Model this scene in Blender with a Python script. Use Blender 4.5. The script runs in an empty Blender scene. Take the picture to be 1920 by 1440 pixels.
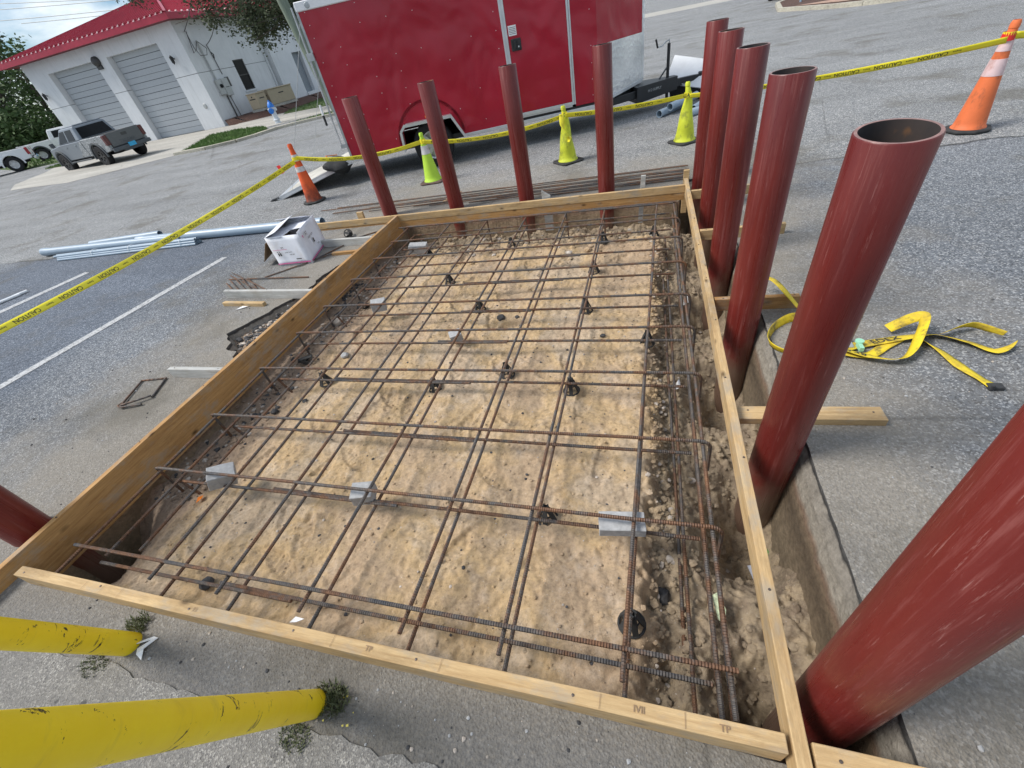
import bpy, bmesh, math, random
import numpy as np
from mathutils import Vector, Matrix, noise
random.seed(7); rng = np.random.default_rng(7)
S = bpy.context.scene
COL = S.collection
PI = math.pi
# ---------------------------------------------------------------- camera, sky, sun, exposure
CAMZ = 1.65
PITCH, ROLL, YAW = math.radians(39.52), math.radians(12.99), math.radians(-21.865)
fw = np.array([math.sin(YAW)*math.cos(PITCH), math.cos(YAW)*math.cos(PITCH), -math.sin(PITCH)])
r0 = np.array([math.cos(YAW), -math.sin(YAW), 0.0]); d0 = np.cross(fw, r0)
rt = math.cos(ROLL)*r0+math.sin(ROLL)*d0; dn = -math.sin(ROLL)*r0+math.cos(ROLL)*d0
cam = bpy.data.cameras.new('camera'); camo = bpy.data.objects.new('camera', cam); COL.objects.link(camo)
M = Matrix.Identity(4)
for i in range(3):
    M[i][0] = rt[i]; M[i][1] = -dn[i]; M[i][2] = -fw[i]
M[2][3] = CAMZ
camo.matrix_world = M
cam.sensor_width = 36; cam.lens = 36*798.5/1920; cam.clip_start = .05; cam.clip_end = 2000
S.camera = camo
SUN_EL, SUN_AZ = math.radians(50), math.atan2(-.85, -.25)     # azimuth measured from +y towards +x
W = bpy.data.worlds.new('World'); S.world = W; W.use_nodes = True
nt = W.node_tree; nt.nodes.clear()
def N(nt, t, **k):
    n = nt.nodes.new(t)
    for a, b in k.items(): setattr(n, a, b)
    return n
sky = N(nt, 'ShaderNodeTexSky', sky_type='NISHITA'); sky.sun_disc = False; sky.sun_elevation = SUN_EL; sky.sun_rotation = SUN_AZ
sky.air_density = 1.0; sky.dust_density = .4; sky.ozone_density = 3
tc = N(nt, 'ShaderNodeTexCoord'); mp = N(nt, 'ShaderNodeMapping'); mp.inputs['Scale'].default_value = (2.2, 2.2, 6)
nt.links.new(tc.outputs['Generated'], mp.inputs[0])
cn = N(nt, 'ShaderNodeTexNoise'); cn.inputs['Scale'].default_value = 2.2; cn.inputs['Detail'].default_value = 7; cn.inputs['Roughness'].default_value = .58
nt.links.new(mp.outputs[0], cn.inputs[0])
cr = N(nt, 'ShaderNodeValToRGB'); cr.color_ramp.elements[0].position = .38; cr.color_ramp.elements[1].position = .60
nt.links.new(cn.outputs[0], cr.inputs[0])
mx = N(nt, 'ShaderNodeMix', data_type='RGBA'); nt.links.new(cr.outputs[0], mx.inputs[0]); hs = N(nt, 'ShaderNodeHueSaturation'); hs.inputs['Saturation'].default_value = 1.35; hs.inputs['Value'].default_value = .72; nt.links.new(sky.outputs[0], hs.inputs['Color']); nt.links.new(hs.outputs[0], mx.inputs[6])
mx.inputs[7].default_value = (7.4, 8.0, 8.5, 1)
bg = N(nt, 'ShaderNodeBackground'); bg.inputs[1].default_value = .085
nt.links.new(mx.outputs[2], bg.inputs[0]); wo = N(nt, 'ShaderNodeOutputWorld'); nt.links.new(bg.outputs[0], wo.inputs[0])
sd = bpy.data.lights.new('sun', 'SUN'); sd.energy = 2.5; sd.angle = math.radians(20); sd.color = (1, .95, .88)
so = bpy.data.objects.new('sun', sd); COL.objects.link(so)
sv = Vector((math.sin(SUN_AZ)*math.cos(SUN_EL), math.cos(SUN_AZ)*math.cos(SUN_EL), math.sin(SUN_EL)))
so.rotation_euler = sv.to_track_quat('Z', 'Y').to_euler(); so.location = sv*30
S.view_settings.view_transform = 'Standard'; S.view_settings.look = 'None'; S.view_settings.gamma = 1
S.view_settings.use_curve_mapping = False; S.view_settings.exposure = .70

# ---------------------------------------------------------------- helpers
def tag(o, label=None, cat=None, group=None, kind=None):
    if label: o['label'] = label
    if cat: o['category'] = cat
    if group: o['group'] = group
    if kind: o['kind'] = kind
    return o
def empty(name, loc=(0, 0, 0), rz=0, label=None, cat=None, group=None):
    o = bpy.data.objects.new(name, None); COL.objects.link(o); o.location = loc; o.rotation_euler = (0, 0, rz)
    o.empty_display_size = .1
    return tag(o, label, cat, group)
class MB:
    def __init__(s): s.v = []; s.f = []; s.m = []; s.mi = 0
    def add(s, vs, fs):
        b = len(s.v); s.v += [tuple(float(c) for c in v) for v in vs]; s.f += [tuple(b+i for i in f) for f in fs]; s.m += [s.mi]*len(fs); return s
    def box(s, a, b, rot=None, piv=None):
        x0, y0, z0 = a; x1, y1, z1 = b
        vs = [Vector(p) for p in ((x0,y0,z0),(x1,y0,z0),(x1,y1,z0),(x0,y1,z0),(x0,y0,z1),(x1,y0,z1),(x1,y1,z1),(x0,y1,z1))]
        if rot is not None:
            c = Vector(piv) if piv is not None else sum(vs, Vector())/8
            vs = [rot@(v-c)+c for v in vs]
        return s.add(vs, [(0,3,2,1),(4,5,6,7),(0,1,5,4),(1,2,6,5),(2,3,7,6),(3,0,4,7)])
    def obox(s, p, q, w, h, up=(0, 0, 1)):        # box along p->q, width w, height h
        p, q = Vector(p), Vector(q); d = (q-p).normalized(); u = Vector(up); sd = d.cross(u).normalized(); u = sd.cross(d).normalized()
        vs = [e+sd*(i*w/2)+u*(j*h/2) for e in (p, q) for i, j in ((-1,-1),(1,-1),(1,1),(-1,1))]
        return s.add(vs, [(0,1,2,3),(7,6,5,4),(0,4,5,1),(1,5,6,2),(2,6,7,3),(3,7,4,0)])
    def tube(s, pts, r, seg=8, cap=True, closed=False):
        pts = [Vector(p) for p in pts]; n = len(pts); rs = r if isinstance(r, (list, tuple)) else [r]*n
        t0 = (pts[1]-pts[0]).normalized(); a = t0.orthogonal().normalized(); rings = []
        for i in range(n):
            if closed: t = (pts[(i+1) % n]-pts[i-1]).normalized()
            else: t = (pts[min(i+1, n-1)]-pts[max(i-1, 0)]).normalized()
            a = (a-t*a.dot(t)); a = a.normalized() if a.length > 1e-6 else t.orthogonal().normalized(); b = t.cross(a)
            rings.append([pts[i]+(a*math.cos(2*PI*k/seg)+b*math.sin(2*PI*k/seg))*rs[i] for k in range(seg)])
        vs = [v for R in rings for v in R]; fs = []
        for i in range(n if closed else n-1):
            j = (i+1) % n
            for k in range(seg): k2 = (k+1) % seg; fs.append((i*seg+k, i*seg+k2, j*seg+k2, j*seg+k))
        if cap and not closed: fs += [tuple(range(seg-1, -1, -1)), tuple((n-1)*seg+k for k in range(seg))]
        return s.add(vs, fs)
    def lathe(s, prof, seg=24, c=(0, 0, 0), axis='Z'):
        vs = []; fs = []
        for r, z in prof:
            for k in range(seg):
                a = 2*PI*k/seg; p = (r*math.cos(a), r*math.sin(a), z)
                if axis == 'Y': p = (p[0], p[2], p[1])
                if axis == 'X': p = (p[2], p[0], p[1])
                vs.append((p[0]+c[0], p[1]+c[1], p[2]+c[2]))
        for i in range(len(prof)-1):
            for k in range(seg): k2 = (k+1) % seg; fs.append((i*seg+k, i*seg+k2, (i+1)*seg+k2, (i+1)*seg+k))
        return s.add(vs, fs)
    def prism(s, poly, axis, a, b):            # extrude 2D polygon along an axis from a to b
        def mk(p, t): return (t, p[0], p[1]) if axis == 'x' else ((p[0], t, p[1]) if axis == 'y' else (p[0], p[1], t))
        n = len(poly); vs = [mk(p, a) for p in poly]+[mk(p, b) for p in poly]
        return s.add(vs, [tuple(range(n-1, -1, -1)), tuple(range(n, 2*n))]+[(i, (i+1) % n, n+(i+1) % n, n+i) for i in range(n)])
    def mesh(s, name, mats):
        me = bpy.data.meshes.new(name); me.from_pydata(s.v, [], s.f)
        mats = mats if isinstance(mats, (list, tuple)) else [mats]
        for m in mats: me.materials.append(m)
        if len(mats) > 1: me.polygons.foreach_set('material_index', s.m)
        return me
    def build(s, name, mats, parent=None, smooth=False, bevel=0, loc=None, bseg=1, fix=True):
        me = s.mesh(name, mats)
        if fix:
            bm = bmesh.new(); bm.from_mesh(me); bmesh.ops.recalc_face_normals(bm, faces=bm.faces); bm.to_mesh(me); bm.free()
        o = bpy.data.objects.new(name, me); COL.objects.link(o); o.parent = parent
        if loc: o.location = loc
        if smooth:
            me.shade_smooth()
            me.set_sharp_from_angle(angle=math.radians(38))
        if bevel:
            bv = o.modifiers.new('bevel', 'BEVEL'); bv.width = bevel; bv.segments = bseg; bv.limit_method = 'ANGLE'; bv.angle_limit = math.radians(35)
        return o
def copy_tree(o, parent=None, loc=None, rz=None):
    kids = [c for c in bpy.data.objects if c.parent == o]
    c = o.copy(); COL.objects.link(c); c.parent = parent
    if loc is not None: c.location = loc
    if rz is not None: c.rotation_euler = (0, 0, rz)
    for k in kids: copy_tree(k, c)
    return c
def rz(a): return Matrix.Rotation(a, 3, 'Z')
def rx(a): return Matrix.Rotation(a, 3, 'X')
def ry(a): return Matrix.Rotation(a, 3, 'Y')
_tc = {}
def text_geo(s, size):
    k = (s, size)
    if k not in _tc:
        cu = bpy.data.curves.new('t', 'FONT'); cu.body = s; cu.size = size; cu.align_x = 'CENTER'; cu.align_y = 'CENTER'; cu.offset = size*.012; cu.resolution_u = 3
        ob = bpy.data.objects.new('t', cu); me = bpy.data.meshes.new_from_object(ob)
        bm = bmesh.new(); bm.from_mesh(me); bmesh.ops.triangulate(bm, faces=bm.faces)
        _tc[k] = ([tuple(v.co) for v in bm.verts], [tuple(v.index for v in f.verts) for f in bm.faces]); bm.free()
        bpy.data.objects.remove(ob); bpy.data.meshes.remove(me); bpy.data.curves.remove(cu)
    return _tc[k]
def flat_text(mb, s, size, o, ux, uy, lift=.002, sx=1):
    vs, fs = text_geo(s, size); o, ux, uy = Vector(o), Vector(ux).normalized(), Vector(uy).normalized(); n = ux.cross(uy)
    mb.add([o+ux*(v[0]*sx)+uy*v[1]+n*lift for v in vs], fs)

# ---------------------------------------------------------------- materials
class Mat:
    def __init__(s, name, rough=.6, metal=0, spec=.5):
        s.m = bpy.data.materials.new(name); s.m.use_nodes = True; s.t = s.m.node_tree; s.b = s.t.nodes['Principled BSDF']
        s.b.inputs['Roughness'].default_value = rough; s.b.inputs['Metallic'].default_value = metal; s.b.inputs['Specular IOR Level'].default_value = spec
        s.tc = s.t.nodes.new('ShaderNodeTexCoord'); s.co = s.tc.outputs['Object']
    def L(s, a, b): s.t.links.new(a, b)
    def mapc(s, scale=(1, 1, 1), loc=(0, 0, 0), rnd=False):
        m = s.t.nodes.new('ShaderNodeMapping'); s.L(s.co, m.inputs[0]); m.inputs['Scale'].default_value = scale; m.inputs['Location'].default_value = loc
        if rnd:
            oi = s.t.nodes.new('ShaderNodeObjectInfo'); v = s.t.nodes.new('ShaderNodeVectorMath'); v.operation = 'SCALE'; v.inputs[0].default_value = (13, 7, 23)
            s.L(oi.outputs['Random'], v.inputs['Scale']); a = s.t.nodes.new('ShaderNodeVectorMath'); s.L(m.outputs[0], a.inputs[0]); s.L(v.outputs[0], a.inputs[1]); return a.outputs[0]
        return m.outputs[0]
    def noise(s, sc, det=4, ro=.55, co=None, dist=0):
        n = s.t.nodes.new('ShaderNodeTexNoise'); n.inputs['Scale'].default_value = sc; n.inputs['Detail'].default_value = det; n.inputs['Roughness'].default_value = ro; n.inputs['Distortion'].default_value = dist
        s.L(co or s.co, n.inputs[0]); return n.outputs[0]
    def vor(s, sc, feat='F1', co=None, out=0, rand=1):
        n = s.t.nodes.new('ShaderNodeTexVoronoi'); n.feature = feat; n.inputs['Scale'].default_value = sc; n.inputs['Randomness'].default_value = rand; s.L(co or s.co, n.inputs[0]); return n.outputs[out]
    def ramp(s, f, *st):
        r = s.t.nodes.new('ShaderNodeValToRGB'); e = r.color_ramp.elements
        while len(e) < len(st): e.new(.5)
        for q, (p, c) in zip(e, st):
            q.position = p; q.color = (c, c, c, 1) if isinstance(c, (int, float)) else (*c, 1)
        s.L(f, r.inputs[0]); return r.outputs[0]
    def mix(s, f, a, b, mode='MIX'):
        n = s.t.nodes.new('ShaderNodeMix'); n.data_type = 'RGBA'; n.blend_type = mode
        for i, q in ((0, f), (6, a), (7, b)):
            if isinstance(q, (int, float)): n.inputs[i].default_value = q if i == 0 else (q, q, q, 1)
            elif isinstance(q, tuple): n.inputs[i].default_value = (*q, 1)
            else: s.L(q, n.inputs[i])
        return n.outputs[2]
    def math(s, op, a, b=0, c=None):
        n = s.t.nodes.new('ShaderNodeMath'); n.operation = op
        for i, q in enumerate((a, b) if c is None else (a, b, c)):
            if isinstance(q, (int, float)): n.inputs[i].default_value = q
            else: s.L(q, n.inputs[i])
        return n.outputs[0]
    def xyz(s, co=None):
        n = s.t.nodes.new('ShaderNodeSeparateXYZ'); s.L(co or s.co, n.inputs[0]); return n.outputs
    def col(s, c):
        if isinstance(c, tuple): s.b.inputs['Base Color'].default_value = (*c, 1)
        else: s.L(c, s.b.inputs['Base Color'])
        return s
    def rough(s, r): s.L(r, s.b.inputs['Roughness']); return s
    def bump(s, h, st=.3, d=.01):
        n = s.t.nodes.new('ShaderNodeBump'); n.inputs['Strength'].default_value = st; n.inputs['Distance'].default_value = d; s.L(h, n.inputs['Height'])
        if s.b.inputs['Normal'].is_linked: s.L(s.b.inputs['Normal'].links[0].from_socket, n.inputs['Normal'])
        s.L(n.outputs[0], s.b.inputs['Normal']); return s
def simple(name, c, rough=.6, metal=0, var=.15, sc=8, bump=.1, bsc=60, spec=.5):
    a = Mat(name, rough, metal, spec); n = a.noise(sc, 5, .6); lo = tuple(x*(1-var) for x in c); hi = tuple(min(1, x*(1+var)) for x in c)
    a.col(a.ramp(n, (.3, lo), (.7, hi)))
    if bump: a.bump(a.noise(bsc, 3), bump, .003)
    return a.m

def asphalt(name, base, lite, dark, sc=95, dust=True):
    a = Mat(name, .9, 0, .3)
    v = a.vor(sc, 'F1', out=1); g = a.t.nodes.new('ShaderNodeSeparateColor'); a.L(v, g.inputs[0])
    c = a.ramp(g.outputs[0], (0, dark), (.35, base), (.72, base), (.93, lite), (1, lite))
    c2 = a.ramp(a.noise(22, 5, .7), (.3, .78), (.7, 1.18)); c = a.mix(1, c, c2, 'MULTIPLY')
    st = a.mapc((.25, 1.1, 1)); big = a.ramp(a.noise(.9, 5, .6, st), (.3, .8), (.72, 1.14)); c = a.mix(1, c, big, 'MULTIPLY')
    X = a.xyz()
    return a, c, X, v
def finish_asphalt(a, c, v, sc=95, cracks=True):
    if cracks:
        w = a.t.nodes.new('ShaderNodeVectorMath'); w.operation = 'ADD'; nn = a.t.nodes.new('ShaderNodeTexNoise'); nn.inputs['Scale'].default_value = 2.2; nn.inputs['Detail'].default_value = 6
        sc_ = a.t.nodes.new('ShaderNodeVectorMath'); sc_.operation = 'SCALE'; sc_.inputs['Scale'].default_value = 1.6
        a.L(nn.outputs['Color'], sc_.inputs[0]); a.L(a.co, w.inputs[0]); a.L(sc_.outputs[0], w.inputs[1])
        d = a.vor(.23, 'DISTANCE_TO_EDGE', w.outputs[0]); line = a.ramp(d, (0, 0), (.001, .2), (.0035, 1))
        msk = a.ramp(a.noise(.35, 3), (.46, 1), (.53, 0)); line = a.mix(msk, 1.0, line)
        line = a.mix(.3, 1.0, line)
        c = a.mix(1, c, line, 'MULTIPLY'); a.bump(line, .5, .01)
    a.bump(a.vor(sc, 'F1'), .6, .006); a.bump(a.noise(42, 5, .75), .6, .012)
    a.col(c); return a.m
# the lot: older coarse paving beyond a cold joint, darker paving on the near side, dust spread round the dig
a, c, X, v = asphalt('asphalt', (.158, .172, .192), (.39, .40, .41), (.065, .07, .08), 120)
old = a.mix(1, c, (1.36, 1.30, 1.21), 'MULTIPLY')
lane = a.math('SUBTRACT', a.math('ABSOLUTE', a.math('ADD', X[0], 8.2)), 2.6); lane = a.ramp(a.math('ADD', a.math('MULTIPLY', lane, .8), a.noise(1.2, 5, .6)), (.3, 1), (.9, 0)); c = a.mix(1, c, a.mix(lane, 1.0, (.70, .76, .86)), 'MULTIPLY')
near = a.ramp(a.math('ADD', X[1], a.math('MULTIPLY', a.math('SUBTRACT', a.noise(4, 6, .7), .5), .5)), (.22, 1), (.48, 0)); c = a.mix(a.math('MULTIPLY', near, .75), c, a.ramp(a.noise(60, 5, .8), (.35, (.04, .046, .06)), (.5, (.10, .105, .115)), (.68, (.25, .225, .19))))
wob = a.math('MULTIPLY', a.math('SUBTRACT', a.noise(1.7, 6, .65), .5), .35)
seam = a.math('ADD', a.math('SUBTRACT', a.math('SUBTRACT', X[1], 5.72), a.math('MULTIPLY', X[0], .06)), wob)
isold = a.ramp(a.math('ADD', a.math('MULTIPLY', seam, 12), .5), (.3, 0), (.7, 1)); c = a.mix(isold, c, old)
sl = a.ramp(a.math('ABSOLUTE', seam), (0, .3), (.014, .45), (.03, 1)); slm = a.ramp(a.noise(.8, 3), (.38, .0), (.5, 1)); c = a.mix(1, c, a.mix(slm, 1.0, sl), 'MULTIPLY')
# dust: distance from the dig rectangle
dx = a.math('MAXIMUM', a.math('SUBTRACT', a.math('ABSOLUTE', a.math('ADD', X[0], 1.35)), 2.1), 0); dy = a.math('MAXIMUM', a.math('SUBTRACT', a.math('ABSOLUTE', a.math('SUBTRACT', X[1], 2.9)), 2.9), 0)
dd = a.math('SQRT', a.math('ADD', a.math('MULTIPLY', dx, dx), a.math('MULTIPLY', dy, dy)))
dm = a.math('SUBTRACT', a.math('ADD', a.noise(1.6, 6, .68), .42), a.math('MULTIPLY', dd, .36)); dm = a.ramp(dm, (.40, 0), (.85, .75)); dm = a.math('MULTIPLY', dm, a.ramp(X[1], (.0, .35), (.5, 1)))
c = a.mix(dm, c, a.ramp(a.noise(70, 4, .7), (.3, (.19, .168, .138)), (.7, (.34, .305, .25))))
c = a.mix(a.ramp(a.noise(.7, 6, .7, a.mapc((1, 1, 1), (9, 3, 0))), (.53, 0), (.66, .6)), c, (.115, .105, .085))       # oily dirty patches
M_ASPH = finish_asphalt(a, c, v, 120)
a, c, X, v = asphalt('worn_concrete', (.225, .215, .20), (.38, .365, .335), (.14, .135, .13), 170)
c = a.mix(a.ramp(a.noise(3.3, 5, .7), (.4, .45), (.6, 0)), c, (.2, .19, .175))
c = a.mix(a.ramp(a.vor(7), (.08, .8), (.13, 0)), c, (.06, .06, .06)); M_SLAB = finish_asphalt(a, c, v, 170, False)
a, c, X, v = asphalt('drive_concrete', (.42, .40, .36), (.52, .5, .45), (.33, .32, .3), 40); M_CONC = finish_asphalt(a, c, v, 40)
a, c, X, v = asphalt('kerb_concrete', (.46, .43, .35), (.56, .53, .45), (.3, .28, .24), 40); M_KERB = finish_asphalt(a, c, v, 40, False)

a = Mat('soil', .95, 0, .2); X = a.xyz()
n1 = a.noise(2.3, 6, .6); n2 = a.noise(9, 6, .65); n3 = a.noise(60, 5, .7)
sand = a.ramp(a.noise(1.3, 6, .6), (.30, (.42, .32, .225)), (.42, (.49, .385, .275)), (.50, (.535, .405, .245)), (.58, (.53, .44, .335)), (.66, (.49, .39, .285)), (.75, (.42, .32, .225)))
sand = a.mix(1, sand, (.95, .90, .84), 'MULTIPLY'); sand = a.mix(a.ramp(n2, (.34, .4), (.48, 0)), sand, (.35, .26, .18)); sand = a.mix(a.ramp(a.noise(5, 6, .7, a.mapc((1, 1, 1), (5, 9, 0))), (.55, 0), (.68, .4)), sand, (.58, .49, .40))
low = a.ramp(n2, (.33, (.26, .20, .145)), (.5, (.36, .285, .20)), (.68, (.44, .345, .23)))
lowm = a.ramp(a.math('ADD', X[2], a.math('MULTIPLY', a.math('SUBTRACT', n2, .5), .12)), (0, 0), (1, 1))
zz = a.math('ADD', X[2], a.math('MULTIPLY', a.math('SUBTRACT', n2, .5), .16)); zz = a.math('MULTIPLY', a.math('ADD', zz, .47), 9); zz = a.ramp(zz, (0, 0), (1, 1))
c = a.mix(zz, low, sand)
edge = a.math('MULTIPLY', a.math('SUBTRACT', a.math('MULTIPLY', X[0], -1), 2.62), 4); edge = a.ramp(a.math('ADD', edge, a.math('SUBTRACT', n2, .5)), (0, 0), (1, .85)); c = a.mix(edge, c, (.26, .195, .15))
c = a.mix(1, c, a.ramp(n3, (.3, .70), (.5, 1), (.7, 1.16)), 'MULTIPLY'); c = a.mix(1, c, a.ramp(a.noise(13, 8, .8), (.34, .78), (.5, 1)), 'MULTIPLY'); c = a.mix(a.ramp(a.vor(38), (.05, .55), (.12, 0)), c, (.62, .58, .53))
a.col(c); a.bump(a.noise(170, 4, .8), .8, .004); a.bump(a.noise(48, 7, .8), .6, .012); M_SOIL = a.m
a = Mat('cut_wall', .95, 0, .2); X = a.xyz(); z = a.math('ADD', X[2], a.math('MULTIPLY', a.math('SUBTRACT', a.noise(14, 5), .5), .05))
c = a.ramp(a.math('MULTIPLY', a.math('ADD', z, .6), 2), (0, (.24, .19, .13)), (.55, (.33, .25, .17)), (.62, (.30, .21, .15)), (.70, (.36, .33, .28)), (.93, (.27, .25, .22)), (.955, (.06, .06, .06)), (1, (.12, .12, .12)))
c = a.mix(1, c, a.ramp(a.noise(30, 5, .7), (.3, .65), (.7, 1.2)), 'MULTIPLY'); a.col(c); a.bump(a.noise(40, 6, .7), .8, .02); M_CUT = a.m

def wood(name, lo, hi, grey=0, knots=True, rough=.7):
    a = Mat(name, rough, 0, .3); co = a.mapc((1.2, 22, 22), rnd=True); g = a.noise(3.2, 6, .6, co, .6); c = a.ramp(g, (.28, lo), (.5, tuple((p+q)/2 for p, q in zip(lo, hi))), (.72, hi))
    fine = a.noise(9, 4, .7, a.mapc((3, 90, 90), rnd=True)); c = a.mix(.5, c, a.ramp(fine, (.3, .65), (.7, 1.15)), 'MULTIPLY')
    if knots:
        kc = a.mapc((4.2, 9, 9), rnd=True); k = a.vor(1, 'F1', kc); c = a.mix(a.ramp(k, (.05, 1), (.10, .5), (.17, 0)), c, tuple(x*.3 for x in lo))
    st = a.noise(1.6, 7, .75, a.mapc((1, 3, 3), rnd=True)); c = a.mix(a.ramp(st, (.48, 0), (.68, .6)), c, tuple(x*.45 for x in lo))
    c = a.mix(a.ramp(a.noise(5, 5, .7, a.mapc((1, 2, 2), (4, 0, 0), rnd=True)), (.50, 0), (.68, .6)), c, (.33, .30, .25))
    a.col(c); a.bump(fine, .35, .003); a.bump(g, .25, .004); return a.m
M_WOOD = wood('pine_board', (.34, .175, .062), (.56, .33, .13)); M_WOOD2 = wood('fresh_pine', (.42, .27, .125), (.65, .47, .25)); M_WGREY = wood('weathered_board', (.36, .36, .34), (.58, .58, .56), knots=False)
M_WOOD3 = wood('stained_pine', (.34, .185, .085), (.56, .34, .16))

def rebar_mat():
    a = Mat('rebar_steel', .62, .35, .5); co = a.mapc((5, 5, 5), rnd=True); n = a.noise(1.1, 6, .7, co)
    c = a.ramp(n, (.32, (.085, .09, .10)), (.46, (.13, .115, .105)), (.55, (.17, .095, .06)), (.72, (.24, .12, .06)))
    c = a.mix(1, c, a.ramp(a.noise(60, 4, .7), (.3, .6), (.7, 1.3)), 'MULTIPLY'); a.col(c)
    w = a.t.nodes.new('ShaderNodeTexWave'); w.inputs['Scale'].default_value = 30; w.inputs['Distortion'].default_value = .6; a.L(a.mapc((1, .35, .35)), w.inputs[0]); a.bump(w.outputs[1], .9, .004)
    return a.m
M_REB = rebar_mat()
def pipe_mat():
    a = Mat('red_oxide_primer', .42, 0, .45); n = a.noise(2.2, 5, .6, a.mapc((1, 1, .4), rnd=True))
    c = a.ramp(n, (.3, (.115, .013, .011)), (.7, (.18, .024, .019)))
    s1 = a.noise(2.2, 5, .75, a.mapc((22, 22, .8), rnd=True)); c = a.mix(a.ramp(s1, (.54, 0), (.68, .5)), c, (.27, .085, .075))
    s2 = a.noise(16, 8, .85, a.mapc((1.6, 1.6, .4), rnd=True), .8); c = a.mix(a.ramp(s2, (.62, 0), (.70, .45)), c, (.30, .12, .11))
    s3 = a.noise(3.5, 6, .8, a.mapc((30, 30, 1.2), (3, 3, 3), rnd=True)); c = a.mix(a.ramp(s3, (.60, 0), (.68, .55)), c, (.40, .20, .18)); s4 = a.noise(1, 5, .6, a.mapc((5, 5, .3), (8, 8, 1), rnd=True)); c = a.mix(a.ramp(s4, (.52, 0), (.66, .35)), c, (.30, .11, .10)); c = a.mix(a.ramp(a.noise(1, 5, .6, a.mapc((4, 4, .5), (2, 3, 5), rnd=True)), (.5, 0), (.68, .6)), c, (.07, .008, .010))
    c = a.mix(a.ramp(a.noise(7, 4, .8, a.mapc((3, 3, 1.4), (7, 1, 2), rnd=True)), (.72, 0), (.73, 1)), c, (.02, .016, .016))
    X = a.xyz(); mz = a.math('ADD', X[2], a.math('MULTIPLY', a.math('SUBTRACT', a.noise(9, 6, .7, a.mapc((1, 1, .6), rnd=True)), .5), .5)); c = a.mix(a.ramp(a.math('ADD', a.math('MULTIPLY', mz, 2), 1), (.0, .85), (.55, .0)), c, (.17, .12, .085))
    fine = a.noise(40, 6, .9, a.mapc((1, 1, .05), (1, 5, 2), rnd=True)); c = a.mix(a.ramp(fine, (.66, 0), (.72, .45)), c, (.42, .21, .19))
    a.col(c); a.rough(a.ramp(s1, (.4, .27), (.7, .6))); a.bump(a.noise(70, 4), .12, .003); return a.m
M_PIPE = pipe_mat()
a = Mat('raw_steel_inside', .8, .2); n = a.noise(4, 5, .6, a.mapc((1, 1, .6), rnd=True)); a.col(a.ramp(n, (.4, (.035, .032, .034)), (.56, (.06, .045, .04)), (.66, (.34, .15, .04)))); M_INS = a.m
a = Mat('yellow_paint', .45, 0, .4); n = a.noise(5, 5, .6); c = a.ramp(n, (.3, (.86, .60, .012)), (.7, (.97, .74, .025)))
c = a.mix(a.ramp(a.noise(3, 6, .7, a.mapc((1, 1, 4))), (.56, 0), (.75, .5)), c, (.42, .32, .07))
c = a.mix(a.ramp(a.noise(7, 5, .75, a.mapc((1.2, 1.2, 2.2), (2.3, 1, .4), rnd=True), 1.5), (.615, 0), (.632, 1)), c, (.03, .024, .015))
a.col(c); a.bump(a.noise(30, 5, .6), .5, .004); a.bump(a.noise(200, 2), .25, .001); M_YEL = a.m

def dirty(name, c, dirt=(.06, .05, .045), amt=.6, rough=.6, sc=5, th=.52):
    a = Mat(name, rough, 0, .4); n = a.noise(sc, 6, .7, a.mapc((1, 1, .7), rnd=True)); q = a.ramp(a.noise(sc*.6, 4, .6), (.3, tuple(x*.85 for x in c)), (.7, tuple(min(1, x*1.08) for x in c)))
    a.col(a.mix(a.ramp(n, (th, 0), (th+.16, amt)), q, dirt)); a.bump(a.noise(50, 3), .15, .004); return a.m
a = Mat('orange_cone_soiled', .6, 0, .4); X = a.xyz(); n = a.noise(9, 6, .7); c = a.ramp(n, (.3, (.68, .085, .018)), (.7, (.80, .13, .03)))
h = a.math('ADD', X[2], a.math('MULTIPLY', a.math('SUBTRACT', n, .5), .5)); c = a.mix(a.ramp(h, (.03, .92), (.34, 0)), c, (.035, .022, .018)); a.col(c); M_OR1 = a.m
M_OR2 = dirty('orange_cone_worn', (.72, .17, .055), (.12, .06, .04), .6, .6, 7, .55)
M_LIME = dirty('lime_cone', (.48, .74, .06), (.2, .25, .08), .35, .55, 5, .6); M_YG = dirty('yellow_green_cone', (.60, .66, .04), (.10, .11, .03), .7, .6, 8, .5)
M_BLK = simple('black_rubber', (.028, .029, .03), .8, var=.4, sc=12); M_BRB = simple('brown_rubber', (.11, .07, .06), .85, var=.3)
M_BAND = dirty('reflective_band', (.62, .60, .60), (.35, .2, .16), .6, .35, 9, .5); M_PBAND = dirty('reflective_band_red', (.70, .52, .52), (.42, .2, .16), .6, .35, 9, .48)
M_TAPE = simple('caution_tape_yellow', (.82, .72, .03), .38, var=.06, bump=.05); M_INK = simple('black_ink', (.02, .02, .02), .5, var=.1, bump=0)
M_PVC = simple('grey_pvc', (.29, .37, .45), .38, var=.08, sc=3, bump=.03); M_PVCD = simple('dark_hollow', (.03, .03, .035), .9, bump=0)
M_WHITE = simple('white_plastic', (.78, .79, .80), .5, var=.05); M_CARD = dirty('white_carton', (.74, .76, .82), (.5, .46, .42), .5, .8, 4, .58); M_KRAFT = simple('brown_carton', (.26, .18, .11), .85, var=.15)
M_PINK = simple('magenta_print', (.62, .10, .28), .7, bump=0); M_RED = simple('red_plastic', (.62, .02, .02), .4); M_GRN = simple('green_wrapper', (.10, .22, .05), .4); M_BLUE = simple('blue_plastic', (.01, .035, .42), .35)
M_CB = simple('concrete_block', (.36, .365, .37), .95, var=.18, sc=40, bump=.5, bsc=120); M_STONE = simple('rubble', (.42, .37, .32), .95, var=.45, sc=22, bump=.5); M_CRUMB = simple('asphalt_crumb', (.06, .06, .063), .95, var=.5, sc=20, bump=.4)
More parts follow.
